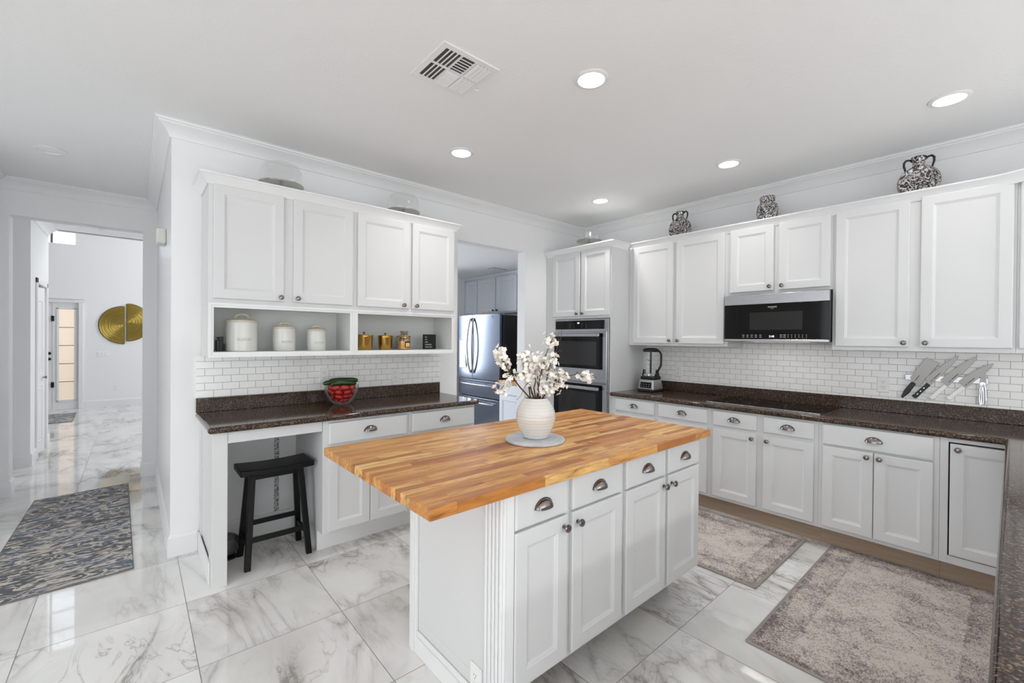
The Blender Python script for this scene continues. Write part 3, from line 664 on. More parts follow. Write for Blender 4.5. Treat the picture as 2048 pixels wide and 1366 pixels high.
# ------------------------------------------------------------------ base cabinets and worktop along the cooktop wall
fC = FB(3.545)
def baseB(a0, a1, label, drs, doors, bott=0.125):
    t = thing('base_cabinet', label, 'cabinet', (3.85, (a0 + a1) / 2, 0), 'base cabinets along the cooktop wall')
    bm = B(); fbox(bm, fC, a0, a1, bott, 0.8475, -0.62, 0); obj('carcass', bm, M_cab, t)
    bm = B(); fbox(bm, fC, a0, a1, 0, bott - 0.0005, -0.6, -0.075); obj('toe_kick', bm, M_toe, t)
    for q in drs: drawer(t, fC, *q)
    for q in doors: door(t, fC, *q[:4], knob=q[4])
    return t
ZD0, ZD1, ZW0, ZW1 = 0.150, 0.694, 0.718, 0.832
baseB(2.083, 2.585, 'white base cabinet with one drawer, beside the tall oven cabinet', [(2.108, 2.528, ZW0, ZW1)], [(2.108, 2.528, ZD0, ZD1, (2.135, 0.657))])
baseB(1.603, 2.082, 'white base cabinet between the blender cabinet and the cooktop cabinet', [(1.628, 2.066, ZW0, ZW1)], [(1.628, 2.066, ZD0, ZD1, (1.655, 0.657))])
baseB(0.866, 1.602, 'white base cabinet with twin drawers under the cooktop', [(1.256, 1.579, ZW0, ZW1), (0.890, 1.207, ZW0, ZW1)], [(1.256, 1.579, ZD0, ZD1, (1.284, 0.657)), (0.890, 1.207, ZD0, ZD1, (1.180, 0.657))])
baseB(0.272, 0.865, 'white base cabinet with one wide drawer over two doors', [(0.297, 0.840, 0.704, 0.838)], [(0.571, 0.838, ZD0, 0.692, (0.602, 0.661)), (0.297, 0.567, ZD0, 0.692, (0.539, 0.661))])
t = thing('base_cabinet', 'white corner base cabinet whose inset door has a black gap around it', 'cabinet', (3.85, 0.1, 0), 'base cabinets along the cooktop wall')
bm = B(); fbox(bm, fC, -0.60, 0.271, 0.125, 0.8475, -0.62, -0.02); obj('carcass', bm, M_cab, t)
bm = B(); fbox(bm, fC, 0.236, 0.271, 0.125, 0.8475, -0.0198, 0); fbox(bm, fC, -0.10, 0.236, 0.824, 0.8475, -0.0198, 0); fbox(bm, fC, -0.10, 0.236, 0.125, 0.170, -0.0198, 0); obj('face_frame', bm, M_cab, t, bev=0.001)
bm = B(); fbox(bm, fC, -0.10, 0.236, 0.170, 0.824, -0.0198, -0.012); obj('gap_backing', bm, M_darkgap, t)  # near-black sheet behind the door, showing as the gap around it
bm = B(); fbox(bm, fC, -0.10, 0.271, 0, 0.1245, -0.6, -0.075); obj('toe_kick', bm, M_toe, t)
door(t, fC, -0.095, 0.229, 0.176, 0.816, knob=(0.197, 0.786), t=0.010, n0=-0.0118)
# worktop: one continuous L
t = thing('kitchen_worktop', 'dark brown granite L-shaped worktop along the cooktop wall and peninsula', 'worktop', (3.8, 1.0, 0.85))
slab('worktop_slab', [(3.51, 2.585), (3.51, 0.02), (0.70, 0.02), (0.70, -0.66), (WB - 0.002, -0.66), (WB - 0.002, 2.585)], 0.848, 0.885, M_granite, t, 0.016)
bm = B(); box(bm, WB - 0.024, WB - 0.002, -0.66, 2.585, 0.8852, 0.978); obj('upstand', bm, M_granite, t, bev=0.002)
# peninsula cabinets below the near worktop (they face the kitchen)
fP = Fr((0, -0.03, 0), (1, 0, 0), (0, 1, 0))
for i, (a0, a1, lab) in enumerate(((0.74, 1.65, 'white peninsula base cabinet at the open end of the peninsula'), (1.651, 2.56, 'white peninsula base cabinet in the middle of the peninsula'), (2.561, 3.44, 'white peninsula base cabinet next to the inner corner of the worktop'))):
    t = thing('base_cabinet', lab, 'cabinet', ((a0 + a1) / 2, -0.3, 0), 'base cabinets of the peninsula')
    bm = B(); fbox(bm, fP, a0, a1, 0.125, 0.8475, -0.57, 0); obj('carcass', bm, M_cab, t)
    bm = B(); fbox(bm, fP, a0, a1, 0, 0.1245, -0.57, -0.075); obj('toe_kick', bm, M_toe, t)
    m_ = (a0 + a1) / 2
    door(t, fP, a0 + 0.02, m_ - 0.005, ZD0, 0.83, (m_ - 0.035, 0.79), m=M_cab, t=0.018); door(t, fP, m_ + 0.005, a1 - 0.02, ZD0, 0.83, (m_ + 0.035, 0.79), t=0.018)
# cooktop
t = thing('cooktop', 'flush black glass cooktop set in the worktop below the microwave', 'cooktop', (3.86, 1.27, 0.885))
bm = B(); box(bm, 3.622, 4.115, 0.873, 1.672, 0.8852, 0.8905); obj('glass_surface', bm, M_blackgloss, t, bev=0.001)
bm = B(); box(bm, 3.604, 3.6215, 0.873, 1.672, 0.8852, 0.8915); obj('front_strip', bm, M_steel, t, bev=0.001)
bm = B()
for (x, y, r) in ((3.74, 1.47, 0.09), (3.98, 1.47, 0.075), (3.86, 1.27, 0.11), (3.74, 1.06, 0.075), (3.98, 1.06, 0.09)):
    for k in range(40):
        a0, a1 = 2 * PI * k / 40, 2 * PI * (k + 1) / 40
        bm.faces.new([bm.verts.new((x + q * math.cos(a), y + q * math.sin(a), 0.8908)) for q, a in ((r, a0), (r + 0.0015, a0), (r + 0.0015, a1), (r, a1))])
obj('burner_rings', bm, mat('ring_print', (60, 60, 62), 0.3), t, recalc=False)

# ------------------------------------------------------------------ island
fI = FA(1.135)
t = thing('kitchen_island', 'white painted island cabinet with four drawers and four doors', 'island', (1.645, 1.46, 0))
bm = B(); box(bm, 0.958, 2.345, 1.135, 1.765, 0.150, 0.8735); box(bm, 0.958, 1.02, 1.135, 1.765, 0, 0.150); obj('carcass', bm, M_cab, t, bev=0.0015)
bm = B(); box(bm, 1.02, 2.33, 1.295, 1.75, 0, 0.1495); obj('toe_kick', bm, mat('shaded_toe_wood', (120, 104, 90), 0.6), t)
bm = B(); box(bm, 0.944, 0.9575, 1.72, 1.780, 0, 0.8735); box(bm, 0.958, 1.0, 1.7655, 1.780, 0, 0.8735); box(bm, 0.940, 0.944, 1.735, 1.765, 0, 0.8735); obj('rear_corner_trim', bm, M_trim, t, bev=0.003)
bm = B(); box(bm, 0.948, 0.9575, 1.120, 1.232, 0, 0.8735); box(bm, 0.958, 0.992, 1.120, 1.1345, 0, 0.8735)
for q in (1.130, 1.150, 1.170, 1.190, 1.212): box(bm, 0.942, 0.948, q, q + 0.011, 0, 0.8735)
obj('fluted_corner_trim', bm, M_trim, t, bev=0.002)
bm = B(); sweep(bm, [(0, 0), (0.016, 0), (0.016, 0.060), (0.010, 0.072), (0.008, 0.088), (0.003, 0.098), (0, 0.1)], [(0.9575, 1.232), (0.9575, 1.72)][::-1]) if False else box(bm, 0.943, 0.9575, 1.232, 1.72, 0, 0.075)
box(bm, 0.948, 0.9575, 1.232, 1.72, 0.075, 0.10)
obj('skirting', bm, M_trim, t, bev=0.003)
cols = ((0.958, 1.263), (1.291, 1.620), (1.652, 1.984), (2.010, 2.330))
kn = (1.240, 1.352, 1.962, 2.066)
kn = (1.238, 1.318, 1.960, 2.036)
for k, (a0, a1) in enumerate(cols):
    if k == 0: a0 = 0.994
    drawer(t, fI, a0 if k else 0.994, a1, 0.730, 0.860); door(t, fI, a0, a1, 0.172, 0.722, (kn[k], 0.682))
bm = B(); prism(bm, [(0.633, 1.076, 0.8745), (2.372, 1.076, 0.8745), (2.372, 1.985, 0.8745), (0.633, 1.985, 0.8745)], (0, 0, 0.0355))
o = obj('butcher_block_worktop', bm, M_butcher, zero=True, bev=0.002); tag(o, 'oiled butcher block worktop on the kitchen island, overhanging at one end', 'worktop')
fS = Fr((0.9575, 0, 0), (0, 1, 0), (-1, 0, 0))

# ------------------------------------------------------------------ outlets, switches, alarm boxes
def outlet(fr, a, b, label, w=0.035, h=0.057, kind='duplex'):
    p = fr(a, b - h, 0); t = thing('outlet' if kind == 'duplex' else 'switch_plate', label, 'outlet' if kind == 'duplex' else 'light switch', p)
    obj('cover_plate', rings(B(), fr, a - w, a + w, b - h, b + h, [(0, 0.0003), (0, 0.003), (0.003, 0.006)]), M_plate, t)
    if kind == 'duplex':
        for s in (-1, 1):
            bb = b + s * 0.020; f = obj('socket', rings(B(), fr, a - 0.015, a + 0.015, bb - 0.014, bb + 0.014, [(0, 0.006), (0.001, 0.0085)]), M_plate, t)
            bm = B()
            for dx in (-0.006, 0.006): fbox(bm, fr, a + dx - 0.001, a + dx + 0.001, bb - 0.001, bb + 0.008, 0.0085, 0.0088)
            fbox(bm, fr, a - 0.002, a + 0.002, bb - 0.010, bb - 0.006, 0.0085, 0.0088); obj('slots', bm, M_slot, f)
    else:
        n = kind
        for i in range(n):
            aa = a + (i - (n - 1) / 2) * 0.046; obj('rocker', rings(B(), fr, aa - 0.016, aa + 0.016, b - 0.033, b + 0.033, [(0, 0.006), (0.002, 0.009)]), M_plate, t)
    return t
outlet(FA(WA - 0.008), 1.105, 1.105, 'white outlet half hidden behind the bowl of red peppers')
outlet(FA(WA - 0.008), 1.692, 1.077, 'white outlet on the tile below the brass pots')
outlet(FB(WB - 0.008), 2.213, 1.087, 'white outlet on the tile beside the blender')
outlet(FB(WB - 0.008), 0.622, 1.083, 'white outlet on the tile beside the hanging knives')
outlet(fS, 1.285, 0.135, 'white outlet low on the end of the kitchen island')
outlet(FA(FW), -0.265, 0.375, 'white outlet low on the foyer wall under the gold art')
outlet(FA(FW), -0.462, 1.035, 'wide white switch plate on the foyer wall', w=0.088, h=0.052, kind=3)
t = thing('door_chime', 'small off-white box high on the hallway side wall', 'chime', (0.145, 4.07, 2.06))
bm = B(); box(bm, 0.118, 0.1745, 4.0, 4.16, 2.064, 2.170); obj('casing', bm, mat('aged_plastic', (214, 214, 206), 0.4), t, bev=0.010, seg=3)

# ------------------------------------------------------------------ ceiling fixtures
def can(x, y, label, lit=3.0, r=0.088, group='recessed ceiling lights'):
    t = thing('recessed_light', label, 'ceiling light', (x, y, CE), group)
    bm = B(); lathe(bm, [(r, -0.001), (r, -0.004), (r * 0.86, -0.009), (r * 0.78, -0.009), (r * 0.76, -0.003), (r * 0.76, -0.0005)], (x, y, CE), 40, cap=False); obj('trim_ring', bm, M_trim, t, smooth=True)
    bm = B(); lathe(bm, [(r * 0.76, -0.0012), (r * 0.76, -0.0045), (r * 0.5, -0.006), (0, -0.007)], (x, y, CE), 40); obj('lens', bm, M_lamp if lit else M_plate, t, smooth=True)
    if lit:
        l = bpy.data.lights.new('downlight', 'AREA'); l.shape = 'DISK'; l.size = 0.13; l.energy = lit; l.spread = math.radians(130); l.color = (1, 0.985, 0.96)
        lo = bpy.data.objects.new('downlight', l); COL.objects.link(lo); lo.location = (0, 0, -0.012); lo.parent = t
    return t
can(1.776, 1.437, 'lit recessed light nearest the ceiling vent')
can(1.781, 2.624, 'lit recessed light between the ceiling vent and the pantry opening', 4.8)
can(3.395, 2.622, 'lit recessed light closest to the oven cabinet', 5.2)
can(3.399, 1.425, 'lit recessed light in front of the microwave cabinet')
can(3.388, 0.240, 'lit recessed light nearest the knife wall cabinet', 1.6)
can(-0.463, 4.590, 'unlit recessed light in the hallway ceiling', False)
t = thing('smoke_detector', 'round white smoke detector on the vestibule ceiling', 'smoke detector', (-0.27, 7.45, CE))
bm = B(); lathe(bm, [(0.07, -0.001), (0.07, -0.02), (0.05, -0.035), (0, -0.037)], (-0.27, 7.45, CE), 28); obj('detector_body', bm, M_plate, t, smooth=True)
bm = B(); lathe(bm, [(0.022, -0.0005), (0.022, -0.006), (0.008, -0.02), (0, -0.03)], (-0.49, 7.40, CE), 16); o = obj('fire_sprinkler', bm, M_bronze); tag(o, 'small dark sprinkler head on the vestibule ceiling', 'sprinkler')
# kitchen register: six louvre fields
t = thing('ceiling_vent', 'square white air vent with louvres on the kitchen ceiling', 'vent', (1.213, 1.853, CE))
X0, X1, Y0, Y1 = 1.053, 1.373, 1.692, 2.015
z0 = CE - 0.0005; z1 = CE - 0.007
bm = B()
for q in ((X0, X1, Y0, Y0 + 0.03), (X0, X1, Y1 - 0.03, Y1), (X0, X0 + 0.03, Y0 + 0.03, Y1 - 0.03), (X1 - 0.03, X1, Y0 + 0.03, Y1 - 0.03), (X0 + 0.03, X1 - 0.03, 1.849, 1.859),
          (X0 + 0.116, X0 + 0.124, Y0 + 0.03, 1.849), (X1 - 0.124, X1 - 0.116, Y0 + 0.03, 1.849), (X0 + 0.116, X0 + 0.124, 1.859, Y1 - 0.03), (X1 - 0.124, X1 - 0.116, 1.859, Y1 - 0.03)):
    box(bm, *q, z1, z0)
obj('frame', bm, M_trim, t)
bm = B(); box(bm, X0 + 0.031, X1 - 0.031, Y0 + 0.031, Y1 - 0.031, CE - 0.0012, CE - 0.0004); obj('dark_duct', bm, mat('duct_shade', (84, 80, 77), 0.9), t)  # flat plate coloured dark to stand in for shade inside the duct
def blades(fx0, fx1, fy0, fy1, axis, n, lit):
    bm = B()
    for k in range(n + (0 if lit else 1)):
        if axis == 'y':
            p = (fx1 - fx0) / n; a = fx0 + p * k
            if lit: prism(bm, [(a + p * 0.16, fy0, z1 + 0.001), (a + p * 0.16, fy1, z1 + 0.001), (a + p, fy1, z1 - 0.004), (a + p, fy0, z1 - 0.004)], (0, 0, 0.0012))
            elif 0 < k < n: box(bm, a - 0.0035, a + 0.0035, fy0, fy1, z1, z1 + 0.0012)
        else:
            p = (fy1 - fy0) / n; a = fy0 + p * k
            if lit: prism(bm, [(fx0, a + p * 0.16, z1 + 0.001), (fx1, a + p * 0.16, z1 + 0.001), (fx1, a + p, z1 - 0.004), (fx0, a + p, z1 - 0.004)], (0, 0, 0.0012))
            elif 0 < k < n: box(bm, fx0, fx1, a - 0.003, a + 0.003, z1, z1 + 0.0012)
    obj('louvres', bm, M_trim, t)
for fy0, fy1 in ((Y0 + 0.03, 1.849), (1.859, Y1 - 0.03)):
    blades(X0 + 0.03, X0 + 0.116, fy0, fy1, 'y', 4, False); blades(X1 - 0.116, X1 - 0.03, fy0, fy1, 'y', 4, True)
blades(X0 + 0.124, X1 - 0.124, Y0 + 0.03, 1.849, 'x', 6, False); blades(X0 + 0.124, X1 - 0.124, 1.859, Y1 - 0.03, 'x', 6, True)
bm = B(); tube(bm, [(1.40, 1.90, CE - 0.003), (1.385, 1.90, CE - 0.012), (1.37, 1.90, CE - 0.012)], 0.003, 8); obj('lever', bm, M_trim, t)
t = thing('ceiling_vent', 'small grey air vent on the pantry ceiling', 'vent', (3.93, 4.86, 2.40))
bm = B(); box(bm, 3.80, 4.06, 4.80, 4.92, 2.3925, 2.3995); obj('frame', bm, mat('grey_vent', (170, 170, 170), 0.5), t)
for k in range(5):
    bm = B(); box(bm, 3.815, 4.045, 4.81 + k * 0.02, 4.822 + k * 0.02, 2.390, 2.3924); obj('slat', bm, M_trim, t)

# ------------------------------------------------------------------ rugs
def rug(name, quad, h, m, label, trim=None):
    cx = sum(p[0] for p in quad) / 4; cy = sum(p[1] for p in quad) / 4
    t = thing(name, label, 'rug', (cx, cy, 0))
    bm = B(); N = 24; g = []
    for lay, zz in ((0, 0.001), (1, h)):
        g2 = []
        for i in range(N + 1):
            row = []
            for j in range(N + 1):
                s, q = i / N, j / N
                x = (quad[0][0] * (1 - s) + quad[1][0] * s) * (1 - q) + (quad[3][0] * (1 - s) + quad[2][0] * s) * q
                y = (quad[0][1] * (1 - s) + quad[1][1] * s) * (1 - q) + (quad[3][1] * (1 - s) + quad[2][1] * s) * q
                e = 0.0
                if lay and (i in (0, N) or j in (0, N)): e = 0.0025 * math.sin(i * 1.7 + j * 2.3)
                if i in (0, N): x += 0.003 * math.sin(j * 0.9)
                if j in (0, N): y += 0.003 * math.sin(i * 0.8)
                row.append(bm.verts.new((x, y, zz + e * 0.5)))
            g2.append(row)
        g.append(g2)
    for lay in (0, 1):
        for i in range(N):
            for j in range(N): bm.faces.new((g[lay][i][j], g[lay][i + 1][j], g[lay][i + 1][j + 1], g[lay][i][j + 1]))
    def edge(a, b):
        for k in range(N): bm.faces.new((a[k], a[k + 1], b[k + 1], b[k]))
    edge(g[0][0], g[1][0]); edge(g[0][N], g[1][N]); edge([r[0] for r in g[0]], [r[0] for r in g[1]]); edge([r[N] for r in g[0]], [r[N] for r in g[1]])
    obj('pile', bm, m, t, smooth=True, ang=50)
    if trim:
        bm = B(); n = 24; e = [quad[i] for i in (0, 1, 2, 3, 0)]
        for a, b in zip(e[:-1], e[1:]):
            tube(bm, [(a[0] + (b[0] - a[0]) * k / n, a[1] + (b[1] - a[1]) * k / n, h * 0.6) for k in range(n + 1)], h * 0.55, 6)
        obj('bound_edge', bm, trim, t, smooth=True)
    return t
M_bind = mat('grey_binding', (120, 116, 112), 0.9); M_bind2 = mat('tan_binding', (158, 150, 142), 0.9)
rug('runner_rug', [(-0.645, 3.40), (0.0, 3.44), (-0.04, 5.46), (-0.625, 5.365)], 0.008, M_rughall, 'blue-grey camouflage-patterned runner on the hallway floor', M_bind)
rug('runner_rug', [(2.645, 0.937), (3.54, 0.937), (3.54, 2.35), (2.645, 2.35)], 0.009, _rug_vintage('faded_runner_weave', 0.4475, 0.7065), 'faded vintage runner between the island and the cooktop cabinets', M_bind2)
rug('area_rug', [(2.140, -0.02), (3.600, -0.02), (3.614, 0.795), (2.147, 0.797)], 0.009, _rug_vintage('faded_rug_weave', 0.735, 0.41), 'faded vintage rug lying next to the peninsula', M_bind2)
rug('door_mat', [(-1.95, 9.95), (-0.75, 9.95), (-0.78, 11.05), (-1.98, 11.05)], 0.008, M_rughall, 'blue-grey patterned mat inside the front door', M_bind)

# ------------------------------------------------------------------ black stool
t = thing('saddle_stool', 'black wooden saddle stool under the desk worktop', 'stool', (0.68, 3.09, 0))
bm = B(); n = 14; rows = []
for j, (yy, _) in enumerate(((2.958, 0), (2.966, 1), (3.182, 1), (3.190, 0))):
    pass
top = []; bot = []
for i in range(n + 1):
    s = i / n; x = 0.472 + 0.414 * s; sag = 0.010 * (2 * s - 1) ** 2
    top.append([bm.verts.new((x, y, 0.594 + sag)) for y in (2.958, 3.190)]); bot.append([bm.verts.new((x, y, 0.560 + sag * 0.6)) for y in (2.958, 3.190)])
for i in range(n):
    bm.faces.new((top[i][0], top[i + 1][0], top[i + 1][1], top[i][1])); bm.faces.new((bot[i][0], bot[i][1], bot[i + 1][1], bot[i + 1][0]))
    for k in (0, 1): bm.faces.new((top[i][k], bot[i][k], bot[i + 1][k], top[i + 1][k]))
for i in (0, n): bm.faces.new((top[i][0], top[i][1], bot[i][1], bot[i][0]))
obj('seat', bm, M_black, t, bev=0.008, seg=3)
def stick(name, p0, p1, w, d, wx=(1, 0, 0)):
    p0, p1 = Vector(p0), Vector(p1); ax = (p1 - p0).normalized(); sx = Vector(wx); sx = (sx - ax * sx.dot(ax)).normalized(); sy = ax.cross(sx)
    bm = B(); a = [p0 + sx * q * w / 2 + sy * r * d / 2 for q, r in ((-1, -1), (1, -1), (1, 1), (-1, 1))]; prism(bm, a, p1 - p0)
    if name == 'leg':
        for v in bm.verts:
            if v.co.z < 0.03: v.co.z = 0.0
    return obj(name, bm, M_black, t, bev=0.003)
fe = {}
for (kx, x0, x1) in ((0, 0.512, 0.545), (1, 0.858, 0.815)):
    for (ky, y0, y1) in ((0, 2.975, 3.02), (1, 3.212, 3.13)):
        stick('leg', (x0, y0, 0.0), (x1, y1, 0.566), 0.034, 0.030); fe[kx, ky] = (Vector((x0, y0, 0)), Vector((x1, y1, 0.566)))
def at(k, z): a, b = fe[k]; return a + (b - a) * (z / 0.566)
stick('stretcher', at((0, 0), 0.170), at((1, 0), 0.170), 0.030, 0.020, (0, 0, 1)); stick('stretcher', at((0, 1), 0.205), at((1, 1), 0.205), 0.030, 0.020, (0, 0, 1))
stick('stretcher', at((0, 0), 0.140), at((0, 1), 0.140), 0.030, 0.018, (0, 0, 1)); stick('stretcher', at((1, 0), 0.140), at((1, 1), 0.140), 0.030, 0.018, (0, 0, 1))
stick('apron', at((0, 0), 0.545), at((1, 0), 0.545), 0.040, 0.018, (0, 0, 1)); stick('apron', at((0, 1), 0.545), at((1, 1), 0.545), 0.040, 0.018, (0, 0, 1))
# small round black device on the floor behind the post
t = thing('floor_fan', 'small round black device on the floor behind the desk post', 'fan', (0.455, 3.22, 0))
Mx = Matrix.Rotation(PI / 2, 3, 'X') @ Matrix.Identity(3)
bm = lathe(B(), [(0.045, -0.05), (0.062, -0.045), (0.068, -0.02), (0.068, 0.02), (0.062, 0.045), (0.045, 0.05)], (0.452, 3.24, 0.085), 28, Matrix.Rotation(PI / 2 - 0.3, 3, 'X')); obj('drum', bm, M_blackplastic, t, smooth=True)
bm = lathe(B(), [(0.05, 0), (0.05, 0.010), (0.02, 0.018)], (0.455, 3.24, 0.0), 24); obj('foot', bm, M_blackplastic, t, smooth=True)
bm = B()
for k in range(24):
    a0, a1 = 2 * PI * k / 24, 2 * PI * (k + 1) / 24
    tube(bm, [(0.452 + 0.045 * math.cos(a0), 3.188, 0.085 + 0.045 * math.sin(a0)), (0.452 + 0.045 * math.cos(a1), 3.188, 0.085 + 0.045 * math.sin(a1))], 0.0025, 6)
obj('rim', bm, M_nickel, t)

# ------------------------------------------------------------------ vase with blossom branches
t = thing('marble_plate', 'round white marble plate under the flower vase', 'plate', (1.452, 1.497, 0.9105))
bm = lathe(B(), [(0.138, 0), (0.142, 0.003), (0.142, 0.010), (0.139, 0.013), (0, 0.013)], (1.452, 1.497, 0.9105), 64); obj('slab', bm, M_marbleplate, t, smooth=True)
VX, VY, VZ = 1.464, 1.505, 0.924
t = thing('flower_vase', 'white ribbed ceramic vase on the marble plate', 'vase', (VX, VY, VZ))
pr = [(0.055, 0), (0.060, 0.003), (0.070, 0.022), (0.086, 0.055), (0.0945, 0.090), (0.094, 0.118), (0.085, 0.148), (0.070, 0.172), (0.058, 0.186), (0.055, 0.190), (0.051, 0.186), (0.056, 0.176), (0.080, 0.145), (0.088, 0.1), (0.05, 0.02), (0.0, 0.015)]
pr2 = []
for i, (r, z) in enumerate(pr[:10]):
    pr2.append((r, z))
fine = []
for i in range(9):
    (r0, z0_), (r1, z1_) = pr[i], pr[i + 1]
    for k in range(5):
        s = k / 5; rr = r0 + (r1 - r0) * s; zz = z0_ + (z1_ - z0_) * s; fine.append((rr + 0.0007 * math.sin(zz * 400), zz))
obj('vase_body', lathe(B(), fine + pr[9:], (VX, VY, VZ), 56), M_vase, t, smooth=True, ang=60)
def petals(bm, c, nrm, r):
    q = nrm.to_track_quat('Z', 'Y'); M = Matrix.Translation(c) @ q.to_matrix().to_4x4(); ph = random.uniform(0, 6)
    for k in range(5):
        a = ph + 2 * PI * k / 5; ca, sa = math.cos(a), math.sin(a); w = r * 0.52
        pts = [(0, 0, 0), (r * 0.55, -w, r * 0.20), (r, -w * 0.55, r * 0.42), (r * 1.02, w * 0.5, r * 0.38), (r * 0.55, w, r * 0.22)]
        vs = [bm.verts.new(M @ Vector((x * ca - y * sa, x * sa + y * ca, z))) for x, y, z in pts]
        mid = bm.verts.new(M @ Vector((r * 0.6 * ca, r * 0.6 * sa, r * 0.10)))
        for i in range(5): bm.faces.new((mid, vs[i], vs[(i + 1) % 5]))
def curve_pts(p0, p1, bend, n=9, wig=0.006):
    p0, p1 = Vector(p0), Vector(p1); out = []
    for i in range(n):
        s = i / (n - 1); p = p0.lerp(p1, s) + Vector(bend) * math.sin(PI * s)
        if 0 < i < n - 1: p += Vector((random.uniform(-wig, wig), random.uniform(-wig, wig), random.uniform(-wig, wig)))
        out.append(p)
    return out
# each branch: tip (x, y, z), bend, blossom clusters along it (fraction, size), bare twigs
ZR = VZ + 0.188
branches = [
 ('blossom branch bending low toward the fridge side with two clusters', (1.245, 1.51, 1.170), (0.05, 0, 0.10), [(1.0, 0.034), (0.93, 0.024)], []),
 ('blossom branch reaching up toward the pantry opening, round buds at its tip', (1.262, 1.53, 1.335), (-0.035, 0, 0.01), [(1.0, 0.032), (0.86, 0.03), (0.7, 0.02)], [((1.235, 1.53, 1.350), 1.0), ((1.29, 1.53, 1.37), 0.8)]),
 ('blossom branch rising in the cluster above the vase middle', (1.385, 1.49, 1.315), (-0.02, 0, 0.02), [(1.0, 0.045), (0.8, 0.04), (0.55, 0.042)], []),
 ('tall blossom branch with one high white cluster', (1.560, 1.50, 1.395), (-0.02, 0, 0.0), [(1.0, 0.036), (0.62, 0.034)], [((1.615, 1.5, 1.43), 0.9)]),
 ('blossom branch leaning toward the oven with bare twig ends', (1.615, 1.50, 1.400), (0.0, 0.0, -0.02), [(0.70, 0.030), (0.52, 0.03)], [((1.63, 1.49, 1.34), 0.75), ((1.65, 1.51, 1.445), 0.9)]),
 ('long blossom branch reaching sideways toward the oven handle', (1.792, 1.44, 1.195), (-0.03, 0, 0.06), [(1.0, 0.032), (0.45, 0.034)], []),
 ('short blossom branch low over the oven side of the vase rim', (1.560, 1.44, 1.185), (0.0, 0, 0.02), [(1.0, 0.045), (0.65, 0.036)], []),
 ('short blossom branch low over the fridge side of the vase rim', (1.375, 1.49, 1.225), (0.0, 0, 0.01), [(1.0, 0.040), (0.8, 0.026)], [((1.30, 1.46, 1.12), 0.8)]),
 ('blossom branch in the full middle of the bouquet', (1.475, 1.53, 1.285), (0.01, 0.01, 0.0), [(1.0, 0.048), (0.7, 0.038)], []),
 ('blossom branch at the back of the bouquet facing the cooktop', (1.560, 1.56, 1.290), (0.01, 0.02, 0.0), [(1.0, 0.046), (0.75, 0.034)], []),
 ('blossom branch at the front of the bouquet above the rim', (1.480, 1.45, 1.160), (0.0, -0.01, 0.0), [(1.0, 0.036)], []),
]
for lab, tip, bend, clus, twigs in branches:
    bx = VX + (tip[0] - VX) * 0.18; by = VY + (tip[1] - VY) * 0.2
    bx = max(VX - 0.04, min(VX + 0.04, bx)); by = max(VY - 0.03, min(VY + 0.03, by))
    t = thing('blossom_branch', lab, 'flower', (bx, by, ZR), 'blossom branches in the white vase')
    pts = curve_pts((VX + (bx - VX) * 0.9, VY + (by - VY) * 0.9, ZR), tip, bend)
    pts[1] = pts[1].lerp(Vector((bx, by, ZR + 0.03)), 0.5)
    pts = [Vector((VX + (bx - VX) * 0.4, VY + (by - VY) * 0.4, ZR - 0.07))] + pts[:1] + pts[2:]
    bm = B(); tube(bm, pts, [0.0042 - 0.0026 * i / 8 for i in range(9)], 6)
    for tp, s in twigs:
        k = min(7, int(s * 8)); q = curve_pts(pts[k], tp, (0.012, 0, 0.01), 6, 0.006); tube(bm, q, [0.0018 - 0.0010 * i / 5 for i in range(6)], 5)
    for s, _ in clus:   # side twigs into the clusters
        k = min(8, int(s * 8)); 
        for _k in range(3):
            e = pts[k] + Vector((random.uniform(-1, 1), random.uniform(-1, 1), random.uniform(-0.5, 1))).normalized() * 0.035; tube(bm, [pts[max(0, k - 1)], (pts[k] + e) / 2, e], [0.0018, 0.0013, 0.0009], 5)
    obj('stem', bm, M_bark, t, smooth=True, ang=80)
    for s, rr in clus:
        i = s * 8; k = min(7, int(i)); c = pts[k].lerp(pts[k + 1], i - k)
        bm = B()
        for _k in range(int(14 + 420 * rr)):
            d = Vector((random.gauss(0, 1), random.gauss(0, 1), random.gauss(0, 1))).normalized()
            q = pts[max(0, min(8, k + random.choice((-1, 0, 0, 1))))].lerp(c, random.uniform(0.3, 1.0))
            petals(bm, q + d * rr * random.uniform(0.2, 1.25), (d + Vector((random.uniform(-1, 1), random.uniform(-1, 1), random.uniform(-1, 1))) * 0.7).normalized(), random.uniform(0.009, 0.0135))
        obj('blossoms', bm, M_petal, t, recalc=False)

# ------------------------------------------------------------------ bowl of peppers on the desk worktop
BX, BY, BZ = 1.168, 3.275, 0.9005
t = thing('glass_bowl', 'clear glass bowl full of red peppers on the desk worktop', 'bowl', (BX, BY, BZ))
outr = [(0.050, 0), (0.056, 0.002), (0.078, 0.020), (0.100, 0.055), (0.114, 0.095), (0.121, 0.135), (0.1235, 0.150)]
inn = [(0.1215, 0.150), (0.1185, 0.135), (0.111, 0.095), (0.097, 0.057), (0.075, 0.024), (0.05, 0.008), (0.0, 0.007)]
obj('bowl_wall', lathe(B(), outr + inn, (BX, BY, BZ), 56), M_glass, t, smooth=True, ang=60)
pos = []
for lvl, zz, rad, n in ((0, 0.034, 0.034, 4), (1, 0.062, 0.062, 7), (2, 0.095, 0.076, 8), (3, 0.128, 0.080, 8)):
    for k in range(n): a = 2 * PI * k / n + lvl * 0.5; pos.append((BX + rad * math.cos(a), BY + rad * math.sin(a), BZ + zz, a, lvl))
    if lvl in (1, 2, 3): pos.append((BX, BY, BZ + zz + 0.004, lvl, lvl)); 
